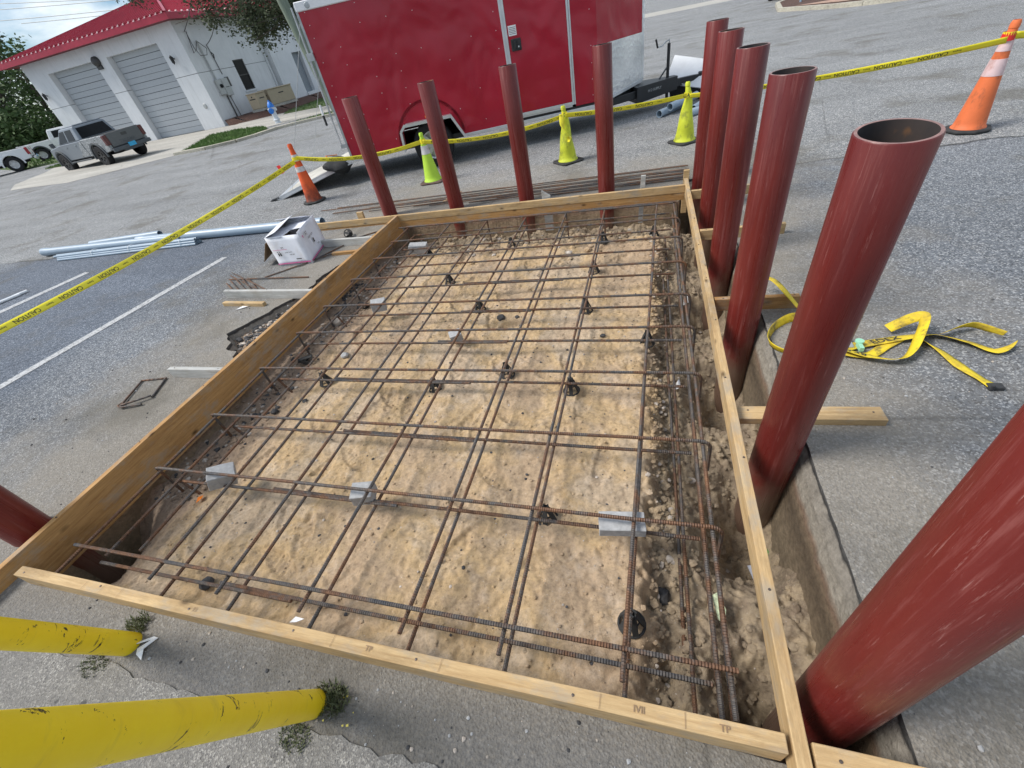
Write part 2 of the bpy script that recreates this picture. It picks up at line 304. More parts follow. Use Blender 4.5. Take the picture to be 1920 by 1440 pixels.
# ---------------------------------------------------------------- ground, dig and soil
GZ = -.10
HOLE = [(.77,.33),(.77,2.0),(.775,3.6),(.77,5.7),(.44,5.7),(.42,5.50),(-3.24,5.47),(-3.24,5.12),(-3.21,4.3),(-3.37,3.93),(-3.44,3.68),(-3.40,3.5),(-3.46,3.25),(-3.55,3.08),(-3.60,2.9),(-3.70,2.74),(-3.77,2.60),(-3.70,2.52),(-3.61,2.44),(-3.56,2.36),(-3.42,2.31),(-3.33,2.18),(-3.21,2.05),(-3.20,1.1),(-3.33,.95),(-3.34,.5),(-3.3,.40),(-3.0,.385),(-1.5,.392)]
def jag(poly, step=.035, amp=.008, amp2=.02):
    out = []
    for i, p in enumerate(poly):
        q = poly[(i+1) % len(poly)]; L = math.dist(p, q); n = max(1, int(L/step)); nx, ny = -(q[1]-p[1])/L, (q[0]-p[0])/L
        rough_ = amp2 if (p[0] < -3.1 and 1 < p[1] < 4.5) else amp*.5
        for k in range(n):
            t = k/n; x, y = p[0]+(q[0]-p[0])*t, p[1]+(q[1]-p[1])*t; d = rough_*noise.noise((x*14, y*14, 3.1))*1.6
            out.append((x+nx*d, y+ny*d))
    return out
hp = jag(HOLE)
outer = [(700*math.cos(2*PI*k/48), 700*math.sin(2*PI*k/48)) for k in range(48)]
bm = bmesh.new()
def loop(pts, z): 
    vs = [bm.verts.new((x, y, z)) for x, y in pts]; es = [bm.edges.new((vs[i], vs[(i+1) % len(vs)])) for i in range(len(vs))]; return vs, es
v1, e1 = loop(hp, GZ); v2, e2 = loop(outer, GZ); bmesh.ops.triangle_fill(bm, use_beauty=True, use_dissolve=False, edges=e1+e2)
for f in bm.faces:
    f.normal_update()
    if f.normal.z < 0: f.normal_flip()
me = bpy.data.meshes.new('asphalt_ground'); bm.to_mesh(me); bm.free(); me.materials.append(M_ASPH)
o = bpy.data.objects.new('asphalt_ground', me); COL.objects.link(o); tag(o, kind='structure')
# cut edge of the dig, crumbling in layers
b = MB(); rings = []
for k, z in enumerate((GZ, GZ-.03, GZ-.08, GZ-.16, GZ-.35, GZ-1.05)):
    R = []
    for x, y in hp:
        d = (.012*noise.noise((x*9, y*9, z*30)) if k else 0); cx, cy = -1.4, 2.9; L = math.hypot(x-cx, y-cy); s_ = d+(.0 if k < 2 else -.012*k)
        R.append((x+(x-cx)/L*s_, y+(y-cy)/L*s_, z))
    rings.append(R)
n = len(hp)
for R in rings: b.v += R
for i in range(len(rings)-1):
    for k in range(n): b.f.append((i*n+k, i*n+(k+1) % n, (i+1)*n+(k+1) % n, (i+1)*n+k)); b.m.append(0)
o = b.build('dig_wall', M_CUT, smooth=False); tag(o, kind='structure')
# soil
x0, x1, y0, y1, st = -3.9, .86, .24, 5.86, .0095
xs = np.arange(x0, x1, st); ys = np.arange(y0, y1, st); XX, YY = np.meshgrid(xs, ys)
def vnoise(X, Y, f, seed):
    r = np.random.default_rng(seed); n = 256; g = r.random((n, n)); u = X*f+100.3; v = Y*f+100.7
    i = np.floor(u).astype(int); j = np.floor(v).astype(int); fu = u-i; fv = v-j; fu = fu*fu*(3-2*fu); fv = fv*fv*(3-2*fv)
    a_ = g[i % n, j % n]; b_ = g[(i+1) % n, j % n]; c_ = g[i % n, (j+1) % n]; d_ = g[(i+1) % n, (j+1) % n]
    return (a_*(1-fu)+b_*fu)*(1-fv)+(c_*(1-fu)+d_*fu)*fv-.5
def fbm(X, Y, f, o_, seed, g=.5): return sum(vnoise(X, Y, f*2**k, seed+k)*g**k for k in range(o_))
def sst(e0, e1, x): t = np.clip((x-e0)/(e1-e0), 0, 1); return t*t*(3-2*t)
def soil_z(X, Y, detail=True):
    wx = X+.09*fbm(X, Y, 3, 4, 5)+.03*fbm(X, Y, 14, 2, 9); wy = Y+.10*fbm(X, Y, 3.2, 4, 15)+.05*fbm(X, Y, 9, 2, 19)
    wx = wx+.03*fbm(X, Y, 30, 2, 77); wy = wy+.10*fbm(X, Y, 5, 3, 78)+.05*fbm(X, Y, 22, 2, 79); m = (1-sst(.04, .19, wx+.05*fbm(X, Y, 1.7, 2, 88)-.03*(Y-2.5)))*(1-sst(4.60, 4.98, wy))
    left = sst(-3.18, -2.72, wx)
    z = -.50+m*(.155+.0*X)-.03*sst(.36, .62, X+.05*fbm(X, Y, 4, 3, 93))
    for hx, hy, hd in ((.56, .42, .38), (.54, 1.40, .46), (.55, 2.46, .36), (.56, 3.52, .30), (.57, 4.58, .26), (.58, 5.5, .22)): z = z-hd*np.exp(-(np.abs((wx-hx)/.20)**2.6+np.abs((Y-hy)/.24)**2.6))
    z = np.where(wx < -2.6, z*left+(-.335)*(1-left)*1.0, z)
    z = z+.0*X
    z -= .04*sst(.25, .45, X)*(1-sst(.5, .8, X))
    corner = np.exp(-(((X+3.3)/.30)**2+((Y-.60)/.28)**2)); z -= .45*corner*(1-0*m)
    corner = np.exp(-(((X+3.25)/.35)**2+((Y-5.45)/.5)**2)); z -= .15*corner
    bul = sst(-3.28, -3.12, -X*0+np.where(X < -3.2, 0, -4)+0*Y)
    out = 1-sst(-3.26, -3.16, X)
    z = np.where((Y > 1.25) & (Y < 4.9), z*(1-out)+(-.185+.03*sst(2.3, 4, Y))*out, z)
    nearcorner = sst(.30, .5, Y); z = z*nearcorner+(1-nearcorner)*np.where((X < -2.9) | (X > .1), z, -.2)
    rr = (1-m)
    if detail:
        z = z+.050*fbm(X, Y, 1.9, 2, 31)+(.014+.06*rr)*fbm(X, Y, 6.5, 3, 41)+(.013+.03*rr)*fbm(X, Y, 27, 3, 51, .65)
        rid = np.abs(fbm(X, Y, 11, 2, 61)); z = z+m*(.010-np.minimum(rid*.09, .010))*-.9
        for (px_, py_, an) in FOOT:
            c_, s_ = math.cos(an), math.sin(an); lx = (X-px_)*c_+(Y-py_)*s_; ly = -(X-px_)*s_+(Y-py_)*c_
            e = (lx/.145)**2+(ly/.052)**2; dm_ = np.exp(-(e**3)*.9); tread = .5+.5*np.sign(np.sin(lx*190+ly*60))*.6
            z = z-dm_*(.015+.009*tread)+.008*np.exp(-((np.sqrt(e)-1.12)/.11)**2)
    return z
fr = random.Random(3)
FOOT = [(fr.uniform(-2.6, -.1), fr.uniform(.6, 4.5), fr.uniform(0, PI)) for _ in range(64)]
ZZ = soil_z(XX, YY)
nyy, nxx = XX.shape; idx = np.arange(nxx*nyy).reshape(nyy, nxx)
me = bpy.data.meshes.new('soil'); co = np.stack([XX, YY, ZZ], -1).reshape(-1, 3)
q = np.stack([idx[:-1, :-1], idx[:-1, 1:], idx[1:, 1:], idx[1:, :-1]], -1).reshape(-1, 4)
me.vertices.add(len(co)); me.vertices.foreach_set('co', co.ravel()); me.loops.add(q.size); me.loops.foreach_set('vertex_index', q.ravel())
me.polygons.add(len(q)); me.polygons.foreach_set('loop_start', np.arange(0, q.size, 4)); me.update(); me.validate()
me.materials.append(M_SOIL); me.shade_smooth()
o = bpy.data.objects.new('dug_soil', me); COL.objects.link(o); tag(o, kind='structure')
def sz(x, y): return float(soil_z(np.array([[x]]), np.array([[y]]))[0, 0])
def rock_geo(r, sq=.7, sub=1):
    bm = bmesh.new(); bmesh.ops.create_icosphere(bm, subdivisions=sub, radius=r); s_ = random.random()*99
    for v in bm.verts:
        v.co *= 1+.45*noise.noise(v.co/r*1.1+Vector((s_, s_, s_))); v.co.z *= sq
    g = ([tuple(v.co) for v in bm.verts], [tuple(v.index for v in f.verts) for f in bm.faces]); bm.free(); return g
protos = [rock_geo(1, random.uniform(.5, .9)) for _ in range(8)]
def scatter(name, n, fn, mats, rad, sink=.35):
    b = MB(); P_ = [fn() for _ in range(n)]; A_ = np.array(P_); Z_ = soil_z(A_[None, :, 0], A_[None, :, 1])[0]
    for (x, y), z in zip(P_, Z_):
        v, f = random.choice(protos); r = rad()*1.0; c_, s_ = math.cos(x*99), math.sin(x*99); b.mi = random.randrange(len(mats))
        b.add([(x+(p[0]*c_-p[1]*s_)*r, y+(p[0]*s_+p[1]*c_)*r, z+p[2]*r*.8+r*(.5-sink)) for p in v], f)
    return tag(b.build(name, mats, fix=False), kind='stuff')
def rad(a_, b_): return lambda: a_+(b_-a_)*random.random()**3
tag(scatter('soil_clods', 2000, lambda: (random.uniform(.06, .72), random.uniform(.4, 5.5)), [M_SOIL]*40+[M_STONE], rad(.004, .026)), 'loose clods and pebbles lying in the side trench', 'clods')
tag(scatter('soil_pebbles', 7500, lambda: (random.uniform(-2.9, .0), random.uniform(.5, 4.8)), [M_SOIL]*12+[M_STONE, M_CRUMB], rad(.002, .011)), 'small pebbles strewn over the levelled sand', 'pebbles')
tag(scatter('trench_rubble', 2600, lambda: (random.uniform(-3.1, .1), random.gauss(5.0, .22)), [M_SOIL]*14+[M_STONE], rad(.005, .045)), 'rubble and clods at the far edge of the dig', 'rubble')
tag(scatter('ledge_rubble', 1900, lambda: (random.gauss(.12+.03*random.random(), .04), random.uniform(.45, 4.7)), [M_SOIL]*12+[M_STONE], rad(.004, .022)), 'crumbling gravel along the sand ledge beside the trench', 'rubble')
tag(scatter('wall_foot_rubble', 1800, lambda: (random.gauss(-2.98, .1), random.uniform(1.0, 4.8)), [M_SOIL]*4+[M_STONE, M_CRUMB], rad(.004, .026)), 'stones fallen below the long left board', 'rubble')
tag(scatter('asphalt_crumbs', 1300, lambda: (lambda t: (-3.66+.42*t+random.gauss(0, .07)+.1*random.random(), 2.5+1.35*t+random.gauss(0, .07)))(random.random()), [M_CRUMB, M_CRUMB, M_STONE], rad(.006, .03)), 'black asphalt crumbs in the broken hollow outside the left board', 'rubble')
# loose grit on the paving near the dig
b = MB()
for _ in range(1400):
    s_ = random.random()
    if s_ < .45: x, y = random.uniform(-4.9, -3.3), random.uniform(.2, 4.8)
    elif s_ < .75: x, y = random.uniform(.8, 2.2), random.uniform(.4, 5.5)
    else: x, y = random.uniform(-2.6, .4), random.uniform(-.05, .33)
    v, f = random.choice(protos); r = .002+.007*random.random()**4; b.mi = random.randrange(3)
    b.add([(x+p[0]*r, y+p[1]*r, GZ+.3*r+p[2]*r) for p in v], f)
tag(b.build('grit', [M_STONE, M_CB, M_CRUMB], fix=False), 'loose grit scattered on the paving round the dig', 'grit', kind='stuff')
# foreground concrete slab: sheet with a broken edge
pts = [(-9, -4), (4, -4), (4, .05)]
x = 4.0
while x > -9:
    pts.append((x, .105-.01*x*.3+.035*noise.noise((x*4, 1, 1))+.02*noise.noise((x*17, 1, 5)))); x -= .04
b = MB(); top = [(p[0], p[1], GZ+.006) for p in pts]; b.add(top, [tuple(range(len(top)))]); b.add([(p[0], p[1], GZ-.02) for p in pts]+top, [(i, (i+1) % len(pts), len(pts)+(i+1) % len(pts), len(pts)+i) for i in range(len(pts))])
tag(b.build('concrete_apron', M_SLAB, fix=False), kind='structure')
# painted bay lines
a = Mat('worn_white_line', .7); c = a.mix(a.ramp(a.noise(38, 5, .75), (.40, 0), (.50, .85)), (.16, .165, .175), (.50, .51, .52)); a.col(c); a.bump(a.vor(95), .4, .004); M_LINE = a.m
for P, Q, w in (((-6.02, -.6), (-5.55, 4.47), .115), ((-8.62, 1.6), (-8.19, 4.32), .14)):
    P, Q = Vector((*P, GZ+.004)), Vector((*Q, GZ+.004)); s_ = (Q-P).cross(Vector((0, 0, 1))).normalized()*w/2
    tag(MB().add([P-s_, P+s_, Q+s_, Q-s_], [(0, 1, 2, 3)]).build('parking_line', M_LINE), kind='structure')
for P, Q in (((6.28, 42.11), (7.32, 43.03)), ((6.08, 36.47), (6.93, 36.05))):
    P, Q = Vector((*P, GZ+.004)), Vector((*Q, GZ+.004)); s_ = (Q-P).cross(Vector((0, 0, 1))).normalized()*.09
    tag(MB().add([P-s_, P+s_, Q+s_, Q-s_], [(0, 1, 2, 3)]).build('parking_line', M_LINE), kind='structure')
b = MB().add([(-9, 56, GZ+.004), (30, 44.5, GZ+.004), (30, 52, GZ+.004), (-9, 66, GZ+.004)], [(0, 1, 2, 3)]); tag(b.build('far_road', M_CONC), kind='structure')

# ---------------------------------------------------------------- formwork boards
def board(name, p, q, w, h, mat, label, cat='board', group=None, bevel=.003, chip=0, parent=None):
    """board from p to q (centre line of its underside), local x along it"""
    p, q = Vector(p), Vector(q); L = (q-p).length; b = MB(); ns = max(2, int(L/.25)); seed = random.random()*50
    for i in range(ns+1):
        t = i/ns; bw = .0025*noise.noise((t*L*1.3, seed, 0)); bz = .003*noise.noise((t*L*.9, seed, 7))
        b.v += [(t*L, -w/2+bw, bz), (t*L, w/2+bw, bz), (t*L, w/2+bw, h+bz), (t*L, -w/2+bw, h+bz)]
    for i in range(ns):
        for k in range(4): b.f.append((4*i+k, 4*i+(k+1) % 4, 4*i+4+(k+1) % 4, 4*i+4+k)); b.m.append(0)
    b.f += [(3, 2, 1, 0), (4*ns, 4*ns+1, 4*ns+2, 4*ns+3)]; b.m += [0, 0]
    o = b.build(name, mat, parent, bevel=bevel, bseg=2); d = q-p
    o.location = p; o.rotation_euler = (0, -math.atan2(d.z, math.hypot(d.x, d.y)), math.atan2(d.y, d.x))
    return tag(o, label, cat, group)
board('form_board', (-3.145, .02, -.262), (-3.14, 5.17, -.262), .04, .262, M_WOOD, 'long deep orange pine board forming the left side of the pit')
board('form_board', (.452, .19, -.105), (.448, 5.42, -.105), .04, .105, M_WOOD2, 'long narrow pale board between the rebar cage and the right row of pipes')
board('form_board', (-4.52, 5.165, -.078), (.425, 5.21, -.078), .038, .078, M_WOOD2, 'upper pale board of the far side, in front of the four slender pipes')
board('form_board', (-4.5, 5.17, -.158), (.425, 5.214, -.158), .038, .078, M_WOOD, 'lower darker board under the upper far board')
nb_ = board('form_board', (-3.0, .348, GZ), (.418, .368, GZ), .048, .1, M_WOOD2, 'long knotty pine board along the near edge of the pit, behind the yellow posts')
b = MB()
for x_, t_ in ((2.06, 'TP'), (3.02, 'IVII'), (3.26, 'TP'), (1.2, 'I I')): flat_text(b, t_, .026, (x_, 0, .1), (1, 0, 0), (0, 1, 0), .003)
for x_ in (.5, .62, .74, 1.9, 2.35, 2.9, 3.15): b.add([(x_, -.022, .1035), (x_+.0015, -.022, .1035), (x_+.003, .02, .1035), (x_+.0015, .02, .1035)], [(0, 1, 2, 3)])
b.build('pencil_marks', simple('pencil_brown', (.26, .17, .10), .8, bump=0), nb_, fix=False)['kind'] = 'stuff'
board('form_board', (.482, .352, GZ+.0), (2.0, .356, GZ), .066, .098, M_WOOD2, 'yellow board running off the bottom right corner in front of the biggest pipe')
board('brace_board', (.478, 1.745, GZ), (1.125, 1.775, GZ), .092, .04, M_WOOD2, 'flat board sticking out right on the paving, nearest of the right side braces', 'brace', 'braces of the form boards')
board('brace_board', (.478, 2.80, GZ), (.99, 2.81, GZ), .04, .09, M_WOOD, 'board on edge under the yellow strap, between two right side pipes', 'brace', 'braces of the form boards')
board('brace_board', (.478, 3.97, GZ), (1.15, 4.0, GZ), .04, .09, M_WOOD2, 'board on edge whose end shows right of the third pipe from the front', 'brace', 'braces of the form boards')
board('brace_board', (.478, 5.02, GZ), (1.1, 5.04, GZ), .04, .09, M_WOOD2, 'farthest short board on edge at the right, seen between the last pipes', 'brace', 'braces of the form boards')
board('brace_board', (-3.76, 1.97, GZ), (-3.17, 1.97, GZ), .04, .09, M_WGREY, 'short weathered grey board butting the left board, nearest of the grey ones', 'brace', 'braces of the form boards')
board('brace_board', (-4.41, 3.31, GZ), (-3.17, 3.22, GZ), .04, .09, M_WGREY, 'long notched grey board below the fan of loose rods', 'brace', 'braces of the form boards')
board('wood_offcut', (-4.3, 3.14, GZ), (-3.72, 3.10, GZ), .045, .04, M_WOOD2, 'small pine offcut lying against the notched grey board', 'offcut')
board('brace_board', (-3.95, 4.55, GZ), (-3.17, 4.52, GZ), .04, .09, M_WGREY, 'grey board behind the carton, reaching the left board', 'brace', 'braces of the form boards')
board('wood_offcut', (-3.62, 4.26, GZ), (-3.19, 4.28, GZ), .045, .035, M_WOOD, 'thin brown offcut between the carton and the left board', 'offcut')
M_NAIL = simple('nail_head', (.12, .10, .09), .5, .6, bump=0)
for bo in [o for o in bpy.data.objects if o.name.startswith(('form_board', 'brace_board'))]:
    L = bo.dimensions.x if bo.dimensions.x else 1; xs_ = [v.co.x for v in bo.data.vertices]; L = max(xs_); hh = max(v.co.z for v in bo.data.vertices); ww = max(v.co.y for v in bo.data.vertices)
    for k in range(max(2, int(L/.55))):
        x_ = .04+random.random()*.03+k*(L-.1)/max(1, int(L/.55)); nb = MB().lathe([(.001, .0015), (.0045, .001), (.005, -.002)], 8); n_ = nb.build('nail', M_NAIL, bo); n_.location = (x_, random.uniform(-.4, .4)*ww, hh+.0005)
def stake(x, y, z, w, th, mat, label, tilt=0, sh=0):
    b = MB().prism([(-w/2, -.35), (w/2, -.35), (w/2, z+.05-sh), (-w/2, z+.05)], 'y', -th/2, th/2); o = b.build('wood_stake', mat, bevel=.002)
    o.location = (x, y, -.05); o.rotation_euler = (0, tilt, 0); return tag(o, label, 'stake', 'stakes holding the form boards')
stake(-3.72, 5.235, .075, .09, .04, M_WOOD2, 'short square pine stake behind the far board, left of the slender pipes')
stake(-1.13, 5.262, .085, .10, .04, M_WGREY, 'grey pointed stake behind the far board between the third and fourth slender pipes', 0, .07)
stake(-.02, 5.265, .125, .05, .04, M_WGREY, 'thin pale grey stake behind the far board, right of the fourth slender pipe', .05)
stake(.452, 5.46, .075, .06, .04, M_WOOD2, 'pine stake at the far right corner where the boards meet')

# ---------------------------------------------------------------- steel pipes
def pipe(x, y, top, label, r=.097, bot=-1.15, lean=None):
    b = MB(); seg = 40; b.lathe([(r, bot), (r, -.2), (r, top*.5), (r, top-.004), (r-.003, top)], seg); b.mi = 2; b.lathe([(r-.003, top), (r-.011, top)], seg); b.mi = 1; b.lathe([(r-.011, top), (r-.012, top-.3), (r-.012, -.6)], seg)
    o = b.build('steel_pipe', [M_PIPE, M_INS, M_RIM], smooth=True, loc=(x, y, 0)); o.rotation_euler = (0, 0, random.uniform(0, 6)) if not lean else lean
    return tag(o, label, 'steel pipe', 'red primed pipes standing round the pit')
M_RIM = simple('cut_steel_rim', (.30, .17, .15), .5, .3, var=.4, sc=20)
for x, y, t, l in ((-3.43, 5.5, 1.321, 'leftmost of the four slender red pipes in front of the trailer'),
    (-2.41, 5.5, 1.324, 'second slender red pipe from the left, before the trailer wheel'),
    (-1.437, 5.5, 1.324, 'third slender red pipe from the left, below the trailer door latch'),
    (-.438, 5.5, 1.338, 'fourth slender red pipe, before the aluminium nose of the trailer'),
    (.63, 5.6, 1.34, 'farthest red pipe of the right hand row, at the corner of the pit'),
    (.645, 4.76, 1.305, 'second farthest red pipe of the right hand row'),
    (.645, 3.72, 1.277, 'third farthest pipe of the right hand row, dark open top beside the caution tape'),
    (.645, 2.66, 1.262, 'pipe of the right hand row whose top touches the end of the caution tape'),
    (.62, .545, 1.2, 'largest nearest red pipe, running off the right edge of the picture'),
    (-3.38, .57, 1.2, 'red pipe at the far left bottom corner, passing under the left board')): pipe(x, y, t, l)
pipe(.645, 1.565, 1.27, 'tall red pipe crossing the yellow strap, its rust stained open top below the orange cone', r=.0965, lean=(math.radians(4.6), math.radians(-.7), 0))
# yellow posts, leaning
def post(x, y, label, L=1.35, r=.046):
    b = MB(); b.lathe([(r*1.02, -.3), (r, 0), (r, .6), (r, L), (r*.9, L+.03), (0.001, L+.045)], 36); o = b.build('yellow_post', M_YEL, smooth=True, loc=(x, y, GZ))
    o.rotation_euler = Vector((.2146, -.2213, .9513)).to_track_quat('Z', 'Y').to_euler(); return tag(o, label, 'bollard', 'leaning yellow posts')
post(-2.105, .20, 'upper yellow steel post at the left edge, its foot beside the white rag')
post(-1.115, .178, 'lower, larger yellow steel post with chipped black scuffs, its foot in weeds')
# black paint chips near the posts are in the paint; weeds at their feet
a = Mat('weed_green', .7); a.col(a.ramp(a.noise(40), (.3, (.04, .055, .02)), (.7, (.11, .12, .05)))); M_WEED = a.m
M_GRASS = simple('grass_blade', (.085, .16, .03), .7, var=.5, sc=3, bump=0); M_FLW = simple('yellow_petal', (.6, .5, .1), .6, bump=0)
def tuft(n, r, h, cx, cy, label, mat=M_WEED, fl=0):
    b = MB()
    for _ in range(n):
        a1 = random.uniform(0, 2*PI); d = r*random.random()**.6; x, y = cx+d*math.cos(a1), cy+d*math.sin(a1)*.7; hh = h*random.uniform(.3, 1); ln = random.uniform(.2, 1.2)*hh; a2 = random.uniform(0, 2*PI); w = .0018
        m1 = (x+ln*.4*math.cos(a2), y+ln*.4*math.sin(a2), GZ+hh*.6); m2 = (x+ln*math.cos(a2), y+ln*math.sin(a2), GZ+hh)
        b.add([(x-w, y, GZ), (x+w, y, GZ), (m1[0]+w, m1[1]+w, m1[2]), (m1[0]-w, m1[1]-w, m1[2]), m2], [(0, 1, 2, 3), (3, 2, 4)])
        if random.random() < .5: b.add([(m1[0], m1[1], m1[2]), (m1[0]+.008, m1[1]+.004, m1[2]+.003), (m1[0]+.004, m1[1]+.010, m1[2]+.001)], [(0, 1, 2)])
    b.mi = 1
    for _ in range(fl):
        x, y = cx+random.uniform(-.4, 1)*r*1.5, cy+random.uniform(-1, .3)*r; q_ = random.uniform(.3, .8); b.add([(x, y, GZ+.008), (x+.012*q_, y+.003*q_, GZ+.010), (x+.010*q_, y+.012*q_, GZ+.014), (x-.003*q_, y+.006*q_, GZ+.011)], [(0, 1, 2, 3)])
    o = b.build('weeds', [mat, M_FLW], fix=False); return tag(o, label, 'weeds', kind='stuff')
tuft(300, .075, .04, -1.06, .20, 'dark straggly weeds with pale petals round the foot of the lower yellow post', fl=9)
tuft(160, .06, .035, -2.14, .27, 'small weed clump above the foot of the upper yellow post'); tuft(150, .07, .02, -2.2, .10, 'dry weeds below the upper yellow post'); tuft(160, .06, .025, -1.13, .075, 'weeds under the lower yellow post')

# ---------------------------------------------------------------- rebar cage
cage = empty('rebar_cage', (0, 0, -.1), label='rusty steel rebar cage of two tied mats over the sand in the pit', cat='rebar cage')
R = .0094
def bar(pts, r=R, parent=cage, name='rebar', seg=7, wob=.004):
    """pts in world; stored with local x along first->last"""
    pts = [Vector(p) for p in pts]; i0 = max(range(len(pts)-1), key=lambda i: (pts[i+1]-pts[i]).length); p, q = pts[i0], pts[i0+1]; L = (q-p).length; d = q-p
    fine = pts[:i0+1]; n = max(1, int(L/.35)); sd_ = random.random()*99
    for k in range(1, n): 
        t = k/n; pp = p.lerp(q, t); pp.z += wob*noise.noise((t*L*.8, sd_, 0)); s_ = d.cross(Vector((0, 0, 1))).normalized(); pp += s_*wob*1.6*noise.noise((t*L*.8, sd_, 9)); fine.append(pp)
    fine += pts[i0+1:]
    an = math.atan2(d.y, d.x); Ri = rz(-an); loc = fine[0].copy(); b = MB().tube([Ri@(v-loc) for v in fine], r, seg)
    o = b.build(name, M_REB, parent, smooth=True); o.rotation_euler = (0, 0, an); o.location = loc-(parent.location if parent else Vector())
    return o
rows = [.545, 1.075, 1.56, 2.09, 2.59, 3.035, 3.57, 4.07, 4.54, 4.99]
lap = {0: (-2.0, -1.55), 1: (-2.1, -1.25), 2: (-1.9, -.95), 3: (-2.3, -1.15), 4: (-1.6, -1.0), 5: (-1.55, -.9), 6: (-1.7, -.7), 7: (-1.3, -.6)}
def arc(cx, cz, r, a0, a1, y, n=4): return [(cx+r*math.cos(a0+(a1-a0)*k/n), y, cz+r*math.sin(a0+(a1-a0)*k/n)) for k in range(n+1)]
for i, y in enumerate(rows):
    j = random.uniform(-.012, .012); zt = -.098+random.uniform(-.006, .006)
    if i == 0: bar([(-2.97, y, zt), (.335, y+.012, zt)])
    else: bar([(-2.955, y+j*.5, -.42), (-2.962, y+j*.5, zt-.03), (-2.955, y, zt-.006), (-2.93, y, zt), (.30, y+j, zt)]+arc(.30, zt-.05, .05, PI/2, 0, y+j)[1:]+[(.352, y+j*2-.02, -.30-.1*random.random())])
    zb = -.216; ye = y+random.uniform(-.008, .008)-(.028 if i == 0 else 0)
    if i in lap:
        l0, l1 = lap[i]; bar([(-2.86, ye, zb), (l1, ye+.004, zb)]); bar([(l0, ye+.021, zb+.002), (.27, ye+.018, zb)])
    else: bar([(-2.86, ye, zb), (.27, ye, zb)])
    if i in (1, 2, 3, 5): bar([(-2.86, ye, zb), (-2.80, ye+.004, zb-.16)], parent=cage)
cols = [(.05, .085), (-.455, .03), (-.885, .02), (-1.375, .03), (-1.86, .02), (-2.33, -.01)]
for x, sk in cols:
    bar([(x-sk, .46, -.118), (x+sk, 4.98, -.118)]); bar([(x-sk+.006, .40, -.234), (x+sk-.01, 4.95, -.234)])
for x, z, y0_, y1_ in ((-2.70, -.235, .62, 4.9), (-2.935, -.118, .38, 5.0), (-2.84, -.20, .55, 4.95), (.318, -.118, .42, 5.02), (.30, -.23, .35, 5.0), (.345, -.30, .3, 4.9), (.23, -.44, .45, 4.9), (.20, -.46, .7, 4.7), (.325, -.43, .38, 5.0)):
    bar([(x+random.uniform(-.01, .01), y0_, z), (x+random.uniform(-.012, .012), y1_, z)])
for x in (-1.86, -1.375, -.885, -.455): bar([(x+.02, 4.99, -.11), (x+.03, 4.985, -.42)])
bar([(-3.06, 4.98, -.10), (.30, 4.985, -.108)], parent=cage)
M_TIE = simple('tie_wire', (.10, .095, .09), .6, .5, bump=0); b = MB()
for y in rows:
    for x, sk in cols:
        for z in ((-.108,) if random.random() < .7 else (-.108, -.224)):
            a1 = random.uniform(0, PI); c_ = Vector((x-sk+2*sk*(y-.46)/4.5, y, z+.1)); dx_ = Vector((math.cos(a1), math.sin(a1), 0))
            b.tube([c_+dx_*.015+Vector((0, 0, -.008)), c_+Vector((0, 0, .012)), c_-dx_*.015+Vector((0, 0, -.008)), c_-dx_*.022+Vector((.006, 0, .012))], .0012, 4)
o = b.build('tie_wire', M_TIE, cage, fix=False); o['kind'] = 'stuff'
# plastic chairs
def chair(x, y, label, tip=0, h=None, sc=1.08):
    z = sz(x, y); h = .098*sc; b = MB(); r0_, r1_ = .050*sc, .016*sc
    b.tube([(r0_*math.cos(a_), r0_*math.sin(a_), .005) for a_ in np.linspace(0, 2*PI, 17)[:-1]], .006, 6, closed=True)
    b.tube([(.6*r0_*math.cos(a_), .6*r0_*math.sin(a_), h*.55) for a_ in np.linspace(0, 2*PI, 13)[:-1]], .004, 5, closed=True)
    for k in range(5):
        a_ = k*2*PI/5; b.obox((r0_*math.cos(a_), r0_*math.sin(a_), .004), (r1_*math.cos(a_), r1_*math.sin(a_), h*.9), .024*sc, .006)
    b.lathe([(.001, h*.8), (.019*sc, h*.82), (.017*sc, h), (.010*sc, h*.96), (.001, h*.88)], 10)
    for s_ in (-1, 1): b.box((-.014*sc, s_*.010*sc-.003, h*.9), (.014*sc, s_*.010*sc+.003, h*1.12))
    o = b.build('rebar_chair', M_BLK, smooth=True, loc=(x, y, z+.002)); o.rotation_euler = (tip, 0, random.uniform(0, 6)); return tag(o, label, 'rebar support', 'black plastic rebar chairs')
for c_ in ((-.955, 2.335, 'black plastic cone chair in the middle of the pit under the sixth bar crossing'), (-.45, 2.17, 'black slotted chair below the middle one, under the second bar from the right'), (.045, 2.77, 'black chair straddling the sand ledge under the rightmost double bar'),
    (-.46, 3.22, 'solid black cone chair under the second double bar, half way up the pit'), (-.46, 3.95, 'tall black chair in the upper middle of the pit'), (-1.5, 2.19, 'black slotted chair left of the middle chair'), (-2.53, 2.22, 'black slotted chair near the left side, beside the small stones'),
    (-1.47, 3.3, 'black ring shaped chair left of the two black stones'), (-1.97, 3.83, 'black chair in the upper left of the sand'), (-.01, .735, 'flat black ring at the near right, under the lowest crossing', .0), (-.455, 1.2, 'black ring lying under the bars left of the long grey brick'), (-1.5, 4.72, 'black chair close to the third slender pipe'),
    (-.42, 4.62, 'crushed black chair below the fourth slender pipe'), (.115, 4.98, 'black chair at the far right corner of the mat'), (-2.58, 4.7, 'black chair at the far left corner of the sand'), (-2.86, 2.5, 'tipped black chair below the left board, middle', 1.2), (-2.86, 3.42, 'black ring leaning below the left board, farther up', 1.3)):
    chair(c_[0], c_[1], c_[2], *(c_[3:] if len(c_) > 3 else ()))
o = chair(-3.75, 4.86, 'black plastic piece lying on the paving right of the carton', 1.4); o.location.z = GZ+.03; o['category'] = 'rebar support'
